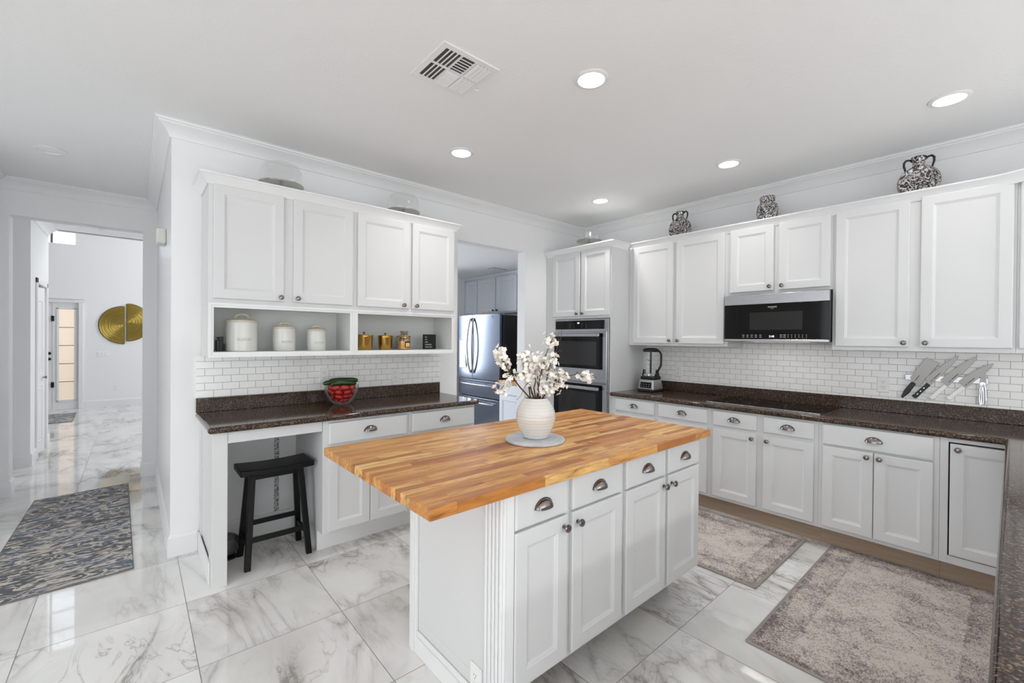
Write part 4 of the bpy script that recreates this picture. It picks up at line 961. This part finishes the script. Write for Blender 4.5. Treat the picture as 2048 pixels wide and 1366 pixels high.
for (x, y, z, a, lvl) in pos:
    t = thing('mini_pepper', 'glossy red mini pepper heaped in the glass bowl', 'pepper', (x, y, z), 'red mini peppers in the glass bowl')
    rot = Matrix.Rotation(a + PI / 2 + random.uniform(-.4, .4), 3, 'Z') @ Matrix.Rotation(random.uniform(-0.35, 0.35), 3, 'Y')
    bm = B(); bmesh.ops.create_uvsphere(bm, u_segments=20, v_segments=14, radius=1)
    s0 = random.uniform(0.9, 1.05)
    for v in bm.verts:
        tt = v.co.x; lob = 1 + 0.05 * math.cos(3 * math.atan2(v.co.z, v.co.y)); w = (1.0 - 0.16 * tt) * lob
        v.co = Vector((x, y, z)) + rot @ Vector((tt * 0.030 * s0, v.co.y * 0.0175 * w * s0, v.co.z * 0.0175 * w * s0))
    obj('pepper_skin', bm, M_red, t, smooth=True, ang=0)
def cuke(p0, p1, r, lab, bend):
    t = thing('cucumber', lab, 'cucumber', p0, 'cucumbers on the bowl of peppers')
    pts = curve_pts(p0, p1, bend, 12, 0.0); rr = [r * (0.62, 0.90, 0.98, 1, 1, 1, 1, 1, 1, 0.98, 0.90, 0.6)[i] for i in range(12)]
    bm = B(); tube(bm, pts, rr, 16); obj('cucumber_skin', bm, M_green, t, smooth=True, ang=70)
    bm = B(); d = (pts[0] - pts[1]).normalized(); tube(bm, [pts[0], pts[0] + d * 0.008], [r * 0.25, r * 0.18], 8); obj('stalk_end', bm, mat('pale_stalk', (120, 138, 84), 0.6), t)
cuke((1.078, 3.215, BZ + 0.160), (1.255, 3.225, BZ + 0.152), 0.0165, 'dark green cucumber lying in front across the bowl of red peppers', (0, 0, 0.006))
cuke((1.038, 3.275, BZ + 0.160), (1.200, 3.262, BZ + 0.172), 0.018, 'dark green cucumber poking past the bowl rim on the hallway side', (0, 0, 0.004))
cuke((1.090, 3.300, BZ + 0.176), (1.285, 3.265, BZ + 0.172), 0.019, 'dark green cucumber topmost across the bowl of red peppers', (0, 0, 0.004))

# ------------------------------------------------------------------ cubby things
CZ = 1.3025
def canister(x, y, r, h, lab, word):
    t = thing('canister', lab, 'canister', (x, y, CZ), 'cream-lidded ceramic canisters')
    b = h * 0.745
    obj('jar', lathe(B(), [(r * 0.93, 0), (r * 0.97, 0.004), (r, b * 0.5), (r, b * 0.94), (r * 0.98, b)], (x, y, CZ), 44), M_crock, t, smooth=True)
    ld = obj('lid', lathe(B(), [(r * 1.0, b + 0.0005), (r * 1.04, b + 0.004), (r * 1.03, b + 0.009), (r * 0.85, b + 0.018), (r * 0.4, b + 0.026), (0, b + 0.027)], (x, y, CZ), 44), M_cream, t, smooth=True)
    bm = B(); hh = h - b - 0.030; pts = [(x - r * 0.42 * math.cos(PI * k / 10), y, CZ + b + 0.018 + (hh) * math.sin(PI * k / 10) ** 0.6) for k in range(11)]
    tube(bm, pts, [0.0065] * 11, 8); obj('lid_handle', bm, M_cream, ld, smooth=True)
    f = Fr((x, y - r - 0.0004, 0), (1, 0, 0), (0, -1, 0))
    text('embossed_word', word, mat('embossed_glaze', (190, 188, 180), 0.25), t, f, 0, CZ + b * 0.36, 0, r * 0.30)
canister(0.527, 3.27, 0.089, 0.250, 'largest white ceramic canister with looped cream lid', 'FLOUR')
canister(0.781, 3.29, 0.0715, 0.203, 'middle-sized white ceramic canister with looped cream lid', 'SUGAR')
canister(0.993, 3.29, 0.0645, 0.185, 'smallest white ceramic canister with looped cream lid', 'COFFEE')
t = thing('ornament', 'small dark brown carved ornament beside the largest canister', 'ornament', (0.418, 3.33, CZ))
bm = B(); box(bm, 0.393, 0.412, 3.31, 3.35, CZ, CZ + 0.072); box(bm, 0.406, 0.432, 3.315, 3.345, CZ, CZ + 0.092); box(bm, 0.428, 0.441, 3.31, 3.35, CZ, CZ + 0.048); box(bm, 0.396, 0.43, 3.315, 3.345, CZ + 0.084, CZ + 0.090); obj('carved_blocks', bm, mat('dark_brown_wood', (36, 26, 22), 0.45), t, bev=0.003)
def brasspot(x, y, r, h, lab):
    t = thing('brass_pot', lab, 'pot', (x, y, CZ), 'lidded brass pots in the cubby')
    obj('pot', lathe(B(), [(r * 0.88, 0), (r * 0.90, 0.003), (r * 0.98, h * 0.80), (r, h * 0.82), (r * 0.99, h * 0.90)], (x, y, CZ), 40), M_brass, t, smooth=True)
    ld = obj('lid', lathe(B(), [(r * 1.03, h * 0.9002), (r * 1.05, h * 0.93), (r * 1.02, h * 0.97), (0, h)], (x, y, CZ), 40), M_brass, t, smooth=True)
    bm = B(); lathe(bm, [(0.005, h - 0.001), (0.005, h + 0.006), (0.010, h + 0.010), (0.009, h + 0.016), (0, h + 0.018)], (x, y, CZ), 16); obj('lid_knob', bm, mat('aged_brass', (120, 92, 56), 0.35, 1.0), ld, smooth=True)
brasspot(1.335, 3.27, 0.066, 0.121, 'lidded brass pot closest to the canisters')
brasspot(1.512, 3.28, 0.056, 0.117, 'lidded brass pot between its two brass neighbours')
brasspot(1.715, 3.365, 0.056, 0.115, 'lidded brass pot partly hidden behind the candle jar')
t = thing('candle_jar', 'amber candle in a clear apothecary jar with black label', 'candle', (1.652, 3.235, CZ))
obj('jar_glass', lathe(B(), [(0.046, 0), (0.049, 0.003), (0.050, 0.085), (0.046, 0.098), (0.032, 0.108), (0.032, 0.114), (0.030, 0.116), (0.030, 0.108), (0.044, 0.096), (0.0475, 0.084), (0.0465, 0.005), (0.0, 0.004)], (1.652, 3.235, CZ), 40), M_glass, t, smooth=True, ang=60)
obj('jar_lid', lathe(B(), [(0.029, 0.117), (0.034, 0.119), (0.034, 0.124), (0.026, 0.128), (0.027, 0.136), (0.035, 0.141), (0.035, 0.147), (0.020, 0.152), (0, 0.153)], (1.652, 3.235, CZ), 36), glass('smoky_glass', (214, 206, 180)), t, smooth=True)
obj('wax', lathe(B(), [(0.0462, 0.0055), (0.0472, 0.070), (0, 0.070)], (1.652, 3.235, CZ), 36), M_candle, t, smooth=True)
bm = B(); f = Fr((1.652, 3.235, 0), (1, 0, 0), (0, -1, 0))
def curved(bm, a0, a1, z0, z1, r, n=8):
    pr_ = None
    for k in range(n + 1):
        a = a0 + (a1 - a0) * k / n; p = [bm.verts.new((1.652 + r * math.sin(a), 3.235 - r * math.cos(a), z)) for z in (z0, z1)]
        if pr_: bm.faces.new((pr_[0], p[0], p[1], pr_[1]))
        pr_ = p
curved(bm, -0.35, 0.75, CZ + 0.018, CZ + 0.068, 0.0506); lb = obj('label', bm, M_label, t, recalc=False)
bm = B(); curved(bm, -0.20, 0.60, CZ + 0.024, CZ + 0.056, 0.0509); obj('label_picture', bm, mat('peach_print', (236, 186, 96), 0.5), lb, recalc=False)
t = thing('letter_board', 'small black letter board with white lettering in the cubby', 'sign', (1.917, 3.29, CZ))
f = FA(3.285)
bm = B(); fbox(bm, f, 1.857, 1.979, CZ, CZ + 0.127, -0.012, 0); bd = obj('board', bm, mat('black_felt', (14, 15, 15), 0.7), t, bev=0.001)
for i, s in enumerate(("IT'S", 'THE', 'MOST', 'WONDERFUL', 'TIME OF YEAR')):
    text('lettering', s, M_plate, bd, f, 1.873, CZ + 0.099 - i * 0.021, 0.0002, 0.0125, align='LEFT', sx=0.85)

# ------------------------------------------------------------------ glass domes
def dome(x, y, z, r, h, lab, foot):
    t = thing('cake_dome', lab, 'cake dome', (x, y, z), 'glass domes on top of the cabinets')
    obj('stand', lathe(B(), [(r * 0.45, 0), (r * 0.45, 0.004), (0.014, 0.012), (0.012, foot - 0.014), (r * 0.5, foot - 0.006), (r * 1.04, foot - 0.004), (r * 1.06, foot + 0.004), (r * 1.0, foot + 0.002), (0, foot + 0.001)], (x, y, z), 44), M_plateglass, t, smooth=True, ang=50)
    H = h; R = r
    po = [(R, foot + 0.004), (R, foot + H * 0.45), (R * 0.95, foot + H * 0.68), (R * 0.80, foot + H * 0.86), (R * 0.5, foot + H * 0.97), (0.010, foot + H), (0.008, foot + H + 0.008), (0.016, foot + H + 0.016), (0.014, foot + H + 0.026), (0, foot + H + 0.029)]
    bm = B(); lathe(bm, po, (x, y, z), 48, cap=False)
    obj('dome', bm, M_glass, t, smooth=True, ang=60, recalc=True)
dome(0.757, 3.285, 2.3345, 0.133, 0.150, 'clear glass cake dome on the cabinet nearest the hallway', 0.095)
dome(1.662, 3.285, 2.3345, 0.128, 0.150, 'clear glass cake dome on the cabinet nearest the pantry opening', 0.092)
t = thing('cloche', 'tall bell-shaped glass cloche on top of the oven cabinet', 'cake dome', (3.68, 2.99, 2.3385))
X_, Y_, Z_ = 3.68, 2.99, 2.3385
obj('stand', lathe(B(), [(0.055, 0), (0.055, 0.004), (0.012, 0.014), (0.016, 0.04), (0.010, 0.06), (0.014, 0.085), (0.06, 0.100), (0.130, 0.106), (0.134, 0.114), (0.126, 0.112), (0, 0.108)], (X_, Y_, Z_), 44), M_plateglass, t, smooth=True, ang=50)
bm = B(); lathe(bm, [(0.108, 0.115), (0.100, 0.17), (0.092, 0.22), (0.080, 0.262), (0.058, 0.292), (0.028, 0.306), (0.007, 0.310), (0.006, 0.322), (0.013, 0.332), (0.013, 0.344), (0.006, 0.352), (0, 0.353)], (X_, Y_, Z_), 44, cap=False)
obj('bell', bm, M_glass, t, smooth=True, ang=60)
bm = B(); tube(bm, [(X_, Y_, Z_ + 0.115), (X_, Y_, Z_ + 0.21)], 0.004, 8); ball(bm, (X_, Y_, Z_ + 0.215), 0.010); obj('glass_rod', bm, M_glass, t, smooth=True)

# ------------------------------------------------------------------ scrollwork vases on the cooktop cabinets
VT = 2.3385
def flask(y, r, lab, x=3.935):
    t = thing('moon_flask', lab, 'vase', (x, y, VT), 'scrollwork moon flasks on the cabinets')
    Mx = Vector((-1, 0, 0)).to_track_quat('Z', 'Y').to_matrix(); cz = VT + r + 0.012; w = 0.036
    prof_ = [(0.0, -w), (r * 0.80, -w), (r * 0.86, -w - 0.004), (r * 0.90, -w + 0.002), (r * 0.98, -w * 0.4), (r, 0), (r * 0.98, w * 0.4), (r * 0.90, w - 0.002), (r * 0.86, w + 0.004), (r * 0.80, w), (r * 0.4, w + 0.004), (0.0, w + 0.005)]
    obj('flask_body', lathe(B(), prof_, (x, y, cz), 48, Mx), M_ornate, t, smooth=True, ang=45)
    obj('foot', lathe(B(), [(0.045, 0), (0.042, 0.012), (0.036, 0.026)], (x, y, VT), 28), M_ornate, t, smooth=True)
    zt = cz + r - 0.008
    obj('neck', lathe(B(), [(0.034, 0), (0.032, 0.02), (0.031, 0.042), (0.038, 0.058), (0.040, 0.064), (0.034, 0.064), (0.028, 0.05), (0.0, 0.048)], (x, y, zt), 32), M_ornate, t, smooth=True, ang=50)
    for s in (-1, 1):
        pts = [(x, y + s * 0.030, zt + 0.040), (x, y + s * 0.045, zt + 0.056), (x, y + s * 0.062, zt + 0.058), (x, y + s * 0.074, zt + 0.044), (x, y + s * 0.074, zt + 0.020), (x, y + s * 0.068, zt - 0.004), (x, y + s * 0.066, zt - 0.016)]
        bm = B(); tube(bm, pts, [0.0065, 0.007, 0.0075, 0.007, 0.0065, 0.006, 0.005], 10); obj('handle', bm, mat('dark_bronze_glaze', (40, 32, 28), 0.25), t, smooth=True)
flask(2.095, 0.108, 'silver-brown scrollwork moon flask with looped handles, nearest the oven')
flask(0.420, 0.110, 'silver-brown scrollwork moon flask above the knife wall cabinet')
t = thing('ginger_jar', 'small squat scrollwork jar above the microwave cabinet', 'vase', (3.935, 1.335, VT))
obj('jar_body', lathe(B(), [(0.048, 0), (0.054, 0.01), (0.070, 0.06), (0.079, 0.11), (0.079, 0.14), (0.070, 0.175), (0.054, 0.195), (0.050, 0.200)], (3.935, 1.335, VT), 40), M_ornate, t, smooth=True)
obj('jar_rim', lathe(B(), [(0.050, 0.2003), (0.056, 0.208), (0.057, 0.235), (0.052, 0.245), (0.044, 0.244), (0.040, 0.22), (0, 0.215)], (3.935, 1.335, VT), 40), M_ornate, t, smooth=True)

# ------------------------------------------------------------------ blender
bx, by, bz = 3.925, 2.385, 0.8855
t = thing('blender', 'silver and black countertop blender in the corner by the oven cabinet', 'blender', (bx, by, bz))
fb = FB(bx - 0.09)
def rbox(x0, x1, y0, y1, z0, z1, tx=0, ty=0):
    bm = B(); box(bm, x0, x1, y0, y1, z0, z1)
    for v in bm.verts:
        if v.co.z > (z0 + z1) / 2: v.co.x += tx * (1 if v.co.x < bx else -1); v.co.y += ty * (1 if v.co.y < by else -1)
    return bm
obj('base_foot', rbox(bx - 0.100, bx + 0.10, by - 0.090, by + 0.090, bz, bz + 0.018), M_blackplastic, t, bev=0.006)
bd = obj('motor_base', rbox(bx - 0.098, bx + 0.095, by - 0.088, by + 0.088, bz + 0.018, bz + 0.118, 0.02, 0.012), mat('silver_plastic', (178, 178, 180), 0.3, 0.6), t, bev=0.012, seg=3)
bm = B(); prism(bm, [(bx - 0.0965, by - 0.062, bz + 0.038), (bx - 0.0965, by + 0.062, bz + 0.038), (bx - 0.0855, by + 0.058, bz + 0.092), (bx - 0.0855, by - 0.058, bz + 0.092)], (-0.003, 0, 0)); kp = obj('keypad', bm, M_blackgloss, bd)
bm = B()
for i in range(4):
    for j in range(2): fbox(bm, FB(bx - 0.0965 + 0.0035 * j), by - 0.045 + i * 0.028, by - 0.035 + i * 0.028, bz + 0.050 + j * 0.020, bz + 0.055 + j * 0.020, 0.0025, 0.0042)
obj('key_legends', bm, M_print, kp)
obj('collar', rbox(bx - 0.075, bx + 0.075, by - 0.072, by + 0.072, bz + 0.118, bz + 0.150), M_blackplastic, t, bev=0.010, seg=3)
obj('chrome_ring', lathe(B(), [(0.068, 0.150), (0.070, 0.155), (0.070, 0.170), (0.066, 0.174)], (bx, by, bz), 32), M_chrome, t, smooth=True)
bm = B()
for s in (-1, 1): prism(bm, [(bx - 0.03, by + s * 0.073, bz + 0.150), (bx + 0.03, by + s * 0.073, bz + 0.150), (bx + 0.02, by + s * 0.066, bz + 0.215), (bx - 0.02, by + s * 0.066, bz + 0.215)], (0, s * 0.008, 0))
obj('jar_latches', bm, M_blackplastic, t)
bm = B(); lathe(bm, [(0.058, 0.175), (0.060, 0.20), (0.070, 0.392)], (bx, by, bz), 4 * 9, cap=False); obj('jar', bm, M_glass, t, smooth=True, ang=60)
bm = B(); tube(bm, [(bx, by, bz + 0.178), (bx, by, bz + 0.39)], 0.011, 12)
for zz, a in ((0.20, 0), (0.25, 1.2), (0.30, 2.4), (0.35, 0.6)): prism(bm, [(bx + math.cos(a) * 0.008, by + math.sin(a) * 0.008, bz + zz), (bx + math.cos(a) * 0.042, by + math.sin(a) * 0.042, bz + zz + 0.012), (bx + math.cos(a + .4) * 0.012, by + math.sin(a + .4) * 0.012, bz + zz + 0.006)], (0, 0, 0.002))
obj('blade_column', bm, M_blackplastic, t)
obj('lid', lathe(B(), [(0.072, 0.393), (0.075, 0.398), (0.075, 0.418), (0.060, 0.428), (0.03, 0.432), (0, 0.432)], (bx, by, bz), 32), M_blackplastic, t, smooth=True)
bm = B(); tube(bm, [(bx - 0.01, by - 0.068, bz + 0.408), (bx - 0.01, by - 0.098, bz + 0.402), (bx - 0.01, by - 0.118, bz + 0.375), (bx - 0.01, by - 0.120, bz + 0.30), (bx - 0.01, by - 0.116, bz + 0.26), (bx - 0.01, by - 0.085, bz + 0.205), (bx - 0.01, by - 0.068, bz + 0.190)], 0.010, 12); obj('handle', bm, M_blackplastic, t, smooth=True)

# ------------------------------------------------------------------ knives on the magnetic bar
fk = FB(WB - 0.008)
bm = B(); fbox(bm, fk, 0.100, 0.500, 1.128, 1.168, 0.0003, 0.014); o = obj('magnetic_knife_bar', bm, M_steel, bev=0.002); tag(o, 'stainless magnetic bar holding the knives on the tile', 'knife rack')
def knife(name, lab, p0, p1, blade, handle, hm, rivets=False):
    """p0 handle end, p1 tip in wall coordinates (along -> s, width -> w); outlines given as (s, w)"""
    p0 = Vector(p0); p1 = Vector(p1); d = (p1 - p0).normalized(); w = Vector((-d.y, d.x))
    P = lambda s, q: p0 + d * s + w * q
    t = thing(name, lab, 'knife', fk(*P(0, 0), 0.02), 'knives on the magnetic bar')
    bm = B(); prism(bm, [fk(*P(s, q), 0.0145) for s, q in blade], fk.n * 0.0022); bl = obj('blade', bm, M_blade, t, bev=0.0008)
    bm = B(); L_ = max(q[0] for q in blade)
    for a_, b_ in ((0.40, 0.44), (0.46, 0.60)): prism(bm, [fk(*P(L_ * q, w_), 0.0168) for q, w_ in ((a_, 0.000), (b_, 0.000), (b_, -0.004), (a_, -0.004))], fk.n * 0.0002)
    obj('maker_mark', bm, M_slot, bl)
    bm = B(); prism(bm, [fk(*P(s, q), 0.0085) for s, q in handle], fk.n * 0.016); h = obj('handle', bm, hm, t, bev=0.0035, seg=3)
    if rivets:
        M = Vector((-1, 0, 0)).to_track_quat('Z', 'Y').to_matrix(); bm = B()
        for s in (0.035, 0.062, 0.09): lathe(bm, [(0.0035, 0), (0.0032, 0.0008), (0, 0.001)], fk(*P(s, 0.0), 0.0246), 12, M)
        obj('rivets', bm, M_chrome, h)
# the blades point up and to the oven's far side: w>0 is the spine side
def chef(L0, L, W):
    b = L - L0
    return [(L0, 0.011), (L0 + b * 0.5, 0.012), (L0 + b * 0.80, 0.008), (L0 + b * 0.93, 0.003), (L, -0.004), (L0 + b * 0.93, -0.010), (L0 + b * 0.80, -W * 0.52), (L0 + b * 0.6, -W * 0.74), (L0 + b * 0.35, -W * 0.90), (L0 + b * 0.12, -W), (L0 + 0.012, -W), (L0 + 0.010, -0.013), (L0, -0.011)]
hnd = lambda L: [(0.0, 0.008), (0.004, -0.014), (0.014, -0.017), (0.024, -0.012), (0.05, -0.013), (L - 0.015, -0.011), (L, -0.013), (L, 0.013), (L - 0.03, 0.013), (0.05, 0.012), (0.012, 0.014)]
M_whiteh = mat('white_knife_handle', (250, 249, 246), 0.35)
Ln = lambda a, b: (Vector(a) - Vector(b)).length
fl = lambda o: [(s, -q) for s, q in o]
knife('cleaver', 'square-bladed cleaver with black handle hanging on the magnetic bar', (0.516, 1.000), (0.352, 1.290), [(0.115, 0.010), (0.118, 0.036), (0.315, 0.040), (0.315, -0.034), (0.150, -0.036), (0.128, -0.012), (0.115, -0.010)], [(0.0, 0.006), (0.004, -0.006), (0.05, -0.016), (0.115, -0.015), (0.128, -0.012), (0.128, 0.013), (0.115, 0.014), (0.05, 0.016)], M_blackplastic)
knife('chef_knife', 'chef knife with black riveted handle on the magnetic bar', (0.454, 1.006), (0.231, 1.307), fl(chef(0.125, Ln((0.454, 1.006), (0.231, 1.307)), 0.040)) if False else chef(0.125, Ln((0.454, 1.006), (0.231, 1.307)), 0.036), hnd(0.128), M_blackplastic, True)
knife('chef_knife', 'white-handled chef knife next to the black-handled one', (0.366, 1.008), (0.145, 1.307), chef(0.120, Ln((0.366, 1.008), (0.145, 1.307)), 0.042), hnd(0.124), M_whiteh)
knife('chef_knife', 'white-handled chef knife overlapping the scissors', (0.284, 1.012), (0.076, 1.264), chef(0.115, Ln((0.284, 1.012), (0.076, 1.264)), 0.042), hnd(0.119), M_whiteh)
t = thing('kitchen_scissors', 'chrome kitchen scissors hanging at the end of the magnetic bar', 'scissors', (WB - 0.02, 0.125, 1.0))
bm = B(); prism(bm, [fk(a, b, 0.0145) for a, b in ((0.140, 1.130), (0.108, 1.130), (0.112, 1.20), (0.122, 1.255), (0.130, 1.20))], fk.n * 0.003); obj('blades', bm, M_blade, t)
bm = B(); 
for s in (-1, 1): tube(bm, [fk(0.124 + s * q, b, 0.018) for q, b in ((0.006, 1.125), (0.012, 1.10), (0.014, 1.05), (0.014, 1.01), (0.010, 0.992), (0.004, 0.998), (0.005, 1.03), (0.004, 1.08), (0.002, 1.11))], 0.0035, 8)
obj('loop_handles', bm, M_chrome, t, smooth=True)
M_ = Vector((-1, 0, 0)).to_track_quat('Z', 'Y').to_matrix(); obj('pivot', lathe(B(), [(0.014, 0), (0.014, 0.003), (0, 0.005)], fk(0.124, 1.128, 0.0176), 16, M_), M_chrome, t)

# ------------------------------------------------------------------ pantry: fridge, cabinets
fF = FB(3.50)
t = thing('refrigerator', 'stainless french-door refrigerator with ice dispenser in the pantry', 'refrigerator', (3.95, 4.72, 0))
bm = B(); fbox(bm, fF, 4.255, 5.195, 0.03, 1.705, -0.86, -0.055); obj('body', bm, mat('black_fridge_side', (20, 21, 24), 0.3), t, bev=0.004)
def fdoor(name, a0, a1, b0, b1, bulge=0.02):
    bm = B(); n = 12; c = (4.27 + 5.19) / 2; W = (5.19 - 4.27) / 2; fr_, bk = [], []
    for i in range(n + 1):
        a = a0 + (a1 - a0) * i / n; nn = bulge * (1 - ((a - c) / W) ** 2)
        fr_.append([bm.verts.new(fF(a, b, nn - 0.005)) for b in (b0, b1)]); bk.append([bm.verts.new(fF(a, b, -0.05)) for b in (b0, b1)])
    for i in range(n):
        bm.faces.new((fr_[i][0], fr_[i + 1][0], fr_[i + 1][1], fr_[i][1])); bm.faces.new((bk[i][0], bk[i][1], bk[i + 1][1], bk[i + 1][0]))
        for k in (0, 1): bm.faces.new((fr_[i][k], bk[i][k], bk[i + 1][k], fr_[i + 1][k]))
    for i in (0, n): bm.faces.new((fr_[i][0], fr_[i][1], bk[i][1], bk[i][0]))
    return obj(name, bm, M_fridge, t, bev=0.004, seg=2)
dl = fdoor('fridge_door', 4.836, 5.190, 0.857, 1.722); dr_ = fdoor('fridge_door', 4.275, 4.830, 0.857, 1.722)
dw1 = fdoor('freezer_drawer', 4.262, 5.190, 0.622, 0.843); dw2 = fdoor('freezer_drawer', 4.262, 5.190, 0.06, 0.605)
for d, a, s in ((dl, 4.868, 1), (dr_, 4.798, -1)):
    pts = [fF(a + s * 0.018 * math.sin(PI * k / 12), 0.93 + 0.745 * k / 12, 0.018 + 0.05 * math.sin(PI * k / 12) ** 0.6) for k in range(13)]
    bm = B(); tube(bm, pts, 0.013, 12); obj('handle', bm, M_steel, d, smooth=True)
for d, z in ((dw1, 0.783), (dw2, 0.545)):
    pts = [fF(4.36 + 0.74 * k / 12, z, 0.016 + 0.045 * math.sin(PI * k / 12) ** 0.5) for k in range(13)]
    bm = B(); tube(bm, pts, 0.012, 12); obj('handle', bm, M_steel, d, smooth=True)
bm = B(); fbox(bm, fF, 4.955, 5.150, 0.985, 1.380, 0.0, 0.012); dp = obj('dispenser', bm, mat('dispenser_frame', (96, 102, 112), 0.3, 0.7), dl, bev=0.003)
bm = B(); fbox(bm, fF, 4.968, 5.138, 0.995, 1.255, 0.012, 0.0125); 
o = obj('dispenser_recess', bm, mat('recess_black', (12, 13, 16), 0.15), dl)
bm = B(); prism(bm, [fF(5.06, 1.20, 0.0126), fF(5.02, 1.20, 0.0126), fF(4.975, 1.01, 0.020), fF(5.03, 1.01, 0.020)], fF.n * 0.003); obj('paddle', bm, M_steel, dl)
text('maker_name', 'SAMSUNG', mat('dark_print', (78, 80, 86), 0.4), dr_, fF, 4.42, 1.675, 0.006, 0.020, flip=True)
M = Vector((-1, 0, 0)).to_track_quat('Z', 'Y').to_matrix(); bm = lathe(B(), [(0.012, 0), (0.012, 0.003), (0, 0.004)], fF(4.66, 1.345, 0.012), 16, M); o = obj('round_magnet', bm, M_chrome); tag(o, 'small round chrome magnet on the refrigerator door', 'magnet')
t = thing('word_sign', 'row of small tan letters standing on top of the refrigerator', 'sign', (3.56, 4.65, 1.7225))
o = text('letters', 'KITCHEN', M_tan, t, FB(3.56), 4.655, 1.7228, 0, 0.070, depth=0.004, flip=True, sx=0.62)
fQ = FB(4.20)
t = thing('wall_cabinet', 'pale three-door pantry cabinet above the refrigerator', 'cabinet', (4.4, 5.1, 1.79))
bm = B(); fbox(bm, fQ, 4.23, 6.027, 1.790, 2.36, -0.39, 0); obj('carcass', bm, M_bluecab, t)
door(t, fQ, 5.690, 6.015, 1.806, 2.335, None, m=M_bluecab); door(t, fQ, 5.218, 5.665, 1.806, 2.335, (5.245, 1.835), m=M_bluecab, km=M_bronze); door(t, fQ, 4.72, 5.185, 1.806, 2.335, (5.155, 1.835), m=M_bluecab, km=M_bronze); door(t, fQ, 4.25, 4.695, 1.806, 2.335, None, m=M_bluecab)
bm = B(); fbox(bm, fQ, 4.23, 6.027, 2.3605, 2.3985, -0.39, 0.024); obj('top_moulding', bm, M_bluecab, t, bev=0.006)
fR = FB(3.46)
t = thing('base_cabinet', 'pale pantry base cabinet beside the refrigerator', 'cabinet', (3.8, 4.0, 0))
bm = B(); fbox(bm, fR, 3.66, 4.205, 0.10, 0.8455, -0.6, 0); obj('carcass', bm, M_bluecab, t); bm = B(); fbox(bm, fR, 3.66, 4.205, 0, 0.0995, -0.6, -0.06); obj('toe_kick', bm, M_bluecab, t)
drawer(t, fR, 3.68, 4.19, 0.715, 0.835, False, m=M_bluecab); door(t, fR, 3.68, 4.19, 0.12, 0.700, (3.72, 0.66), m=M_bluecab, km=M_bronze)
bm = B(); box(bm, 3.43, 4.06, 3.65, 4.212, 0.846, 0.884); o = obj('butcher_block_worktop', bm, M_butcher, zero=True, bev=0.002); tag(o, 'small wooden worktop beside the refrigerator in the pantry', 'worktop')

# ------------------------------------------------------------------ gold wall art in the foyer
def halfdisc(sgn, cx, cz, r, lab, ox):
    t = thing('wall_art', lab, 'wall art', (cx, FW - 0.02, cz), 'split gold disc in the foyer')
    bm = B(); n = 40; K = 16; Rg = []
    for k in range(K + 1):
        rr = r * k / K; dz = 0.022 + 0.006 * (k % 2) * (1 if k < K else 0)
        Rg.append([bm.verts.new((cx + sgn * rr * math.sin(PI * i / n), FW - dz, cz - rr * math.cos(PI * i / n))) for i in range(n + 1)] if k else [bm.verts.new((cx, FW - dz, cz))])
    for k in range(K):
        for i in range(n):
            if k == 0: bm.faces.new((Rg[0][0], Rg[1][i], Rg[1][i + 1]))
            else: bm.faces.new((Rg[k][i], Rg[k][i + 1], Rg[k + 1][i + 1], Rg[k + 1][i]))
    obj('ribbed_disc', bm, M_gold, t, smooth=True, ang=80)
    bm = B(); pts = [(cx + sgn * r * math.sin(PI * i / n), FW - 0.012, cz - r * math.cos(PI * i / n)) for i in range(n + 1)]
    tube(bm, pts + [pts[0]], 0.011, 6); obj('dark_rim', bm, mat('antique_rim', (112, 92, 52), 0.4, 0.8), t)
halfdisc(-1, -0.148, 1.612, 0.372, 'gold half disc wall art, the half nearer the front door', 0)
halfdisc(1, -0.108, 1.668, 0.372, 'gold half disc wall art, the half set slightly higher', 0)
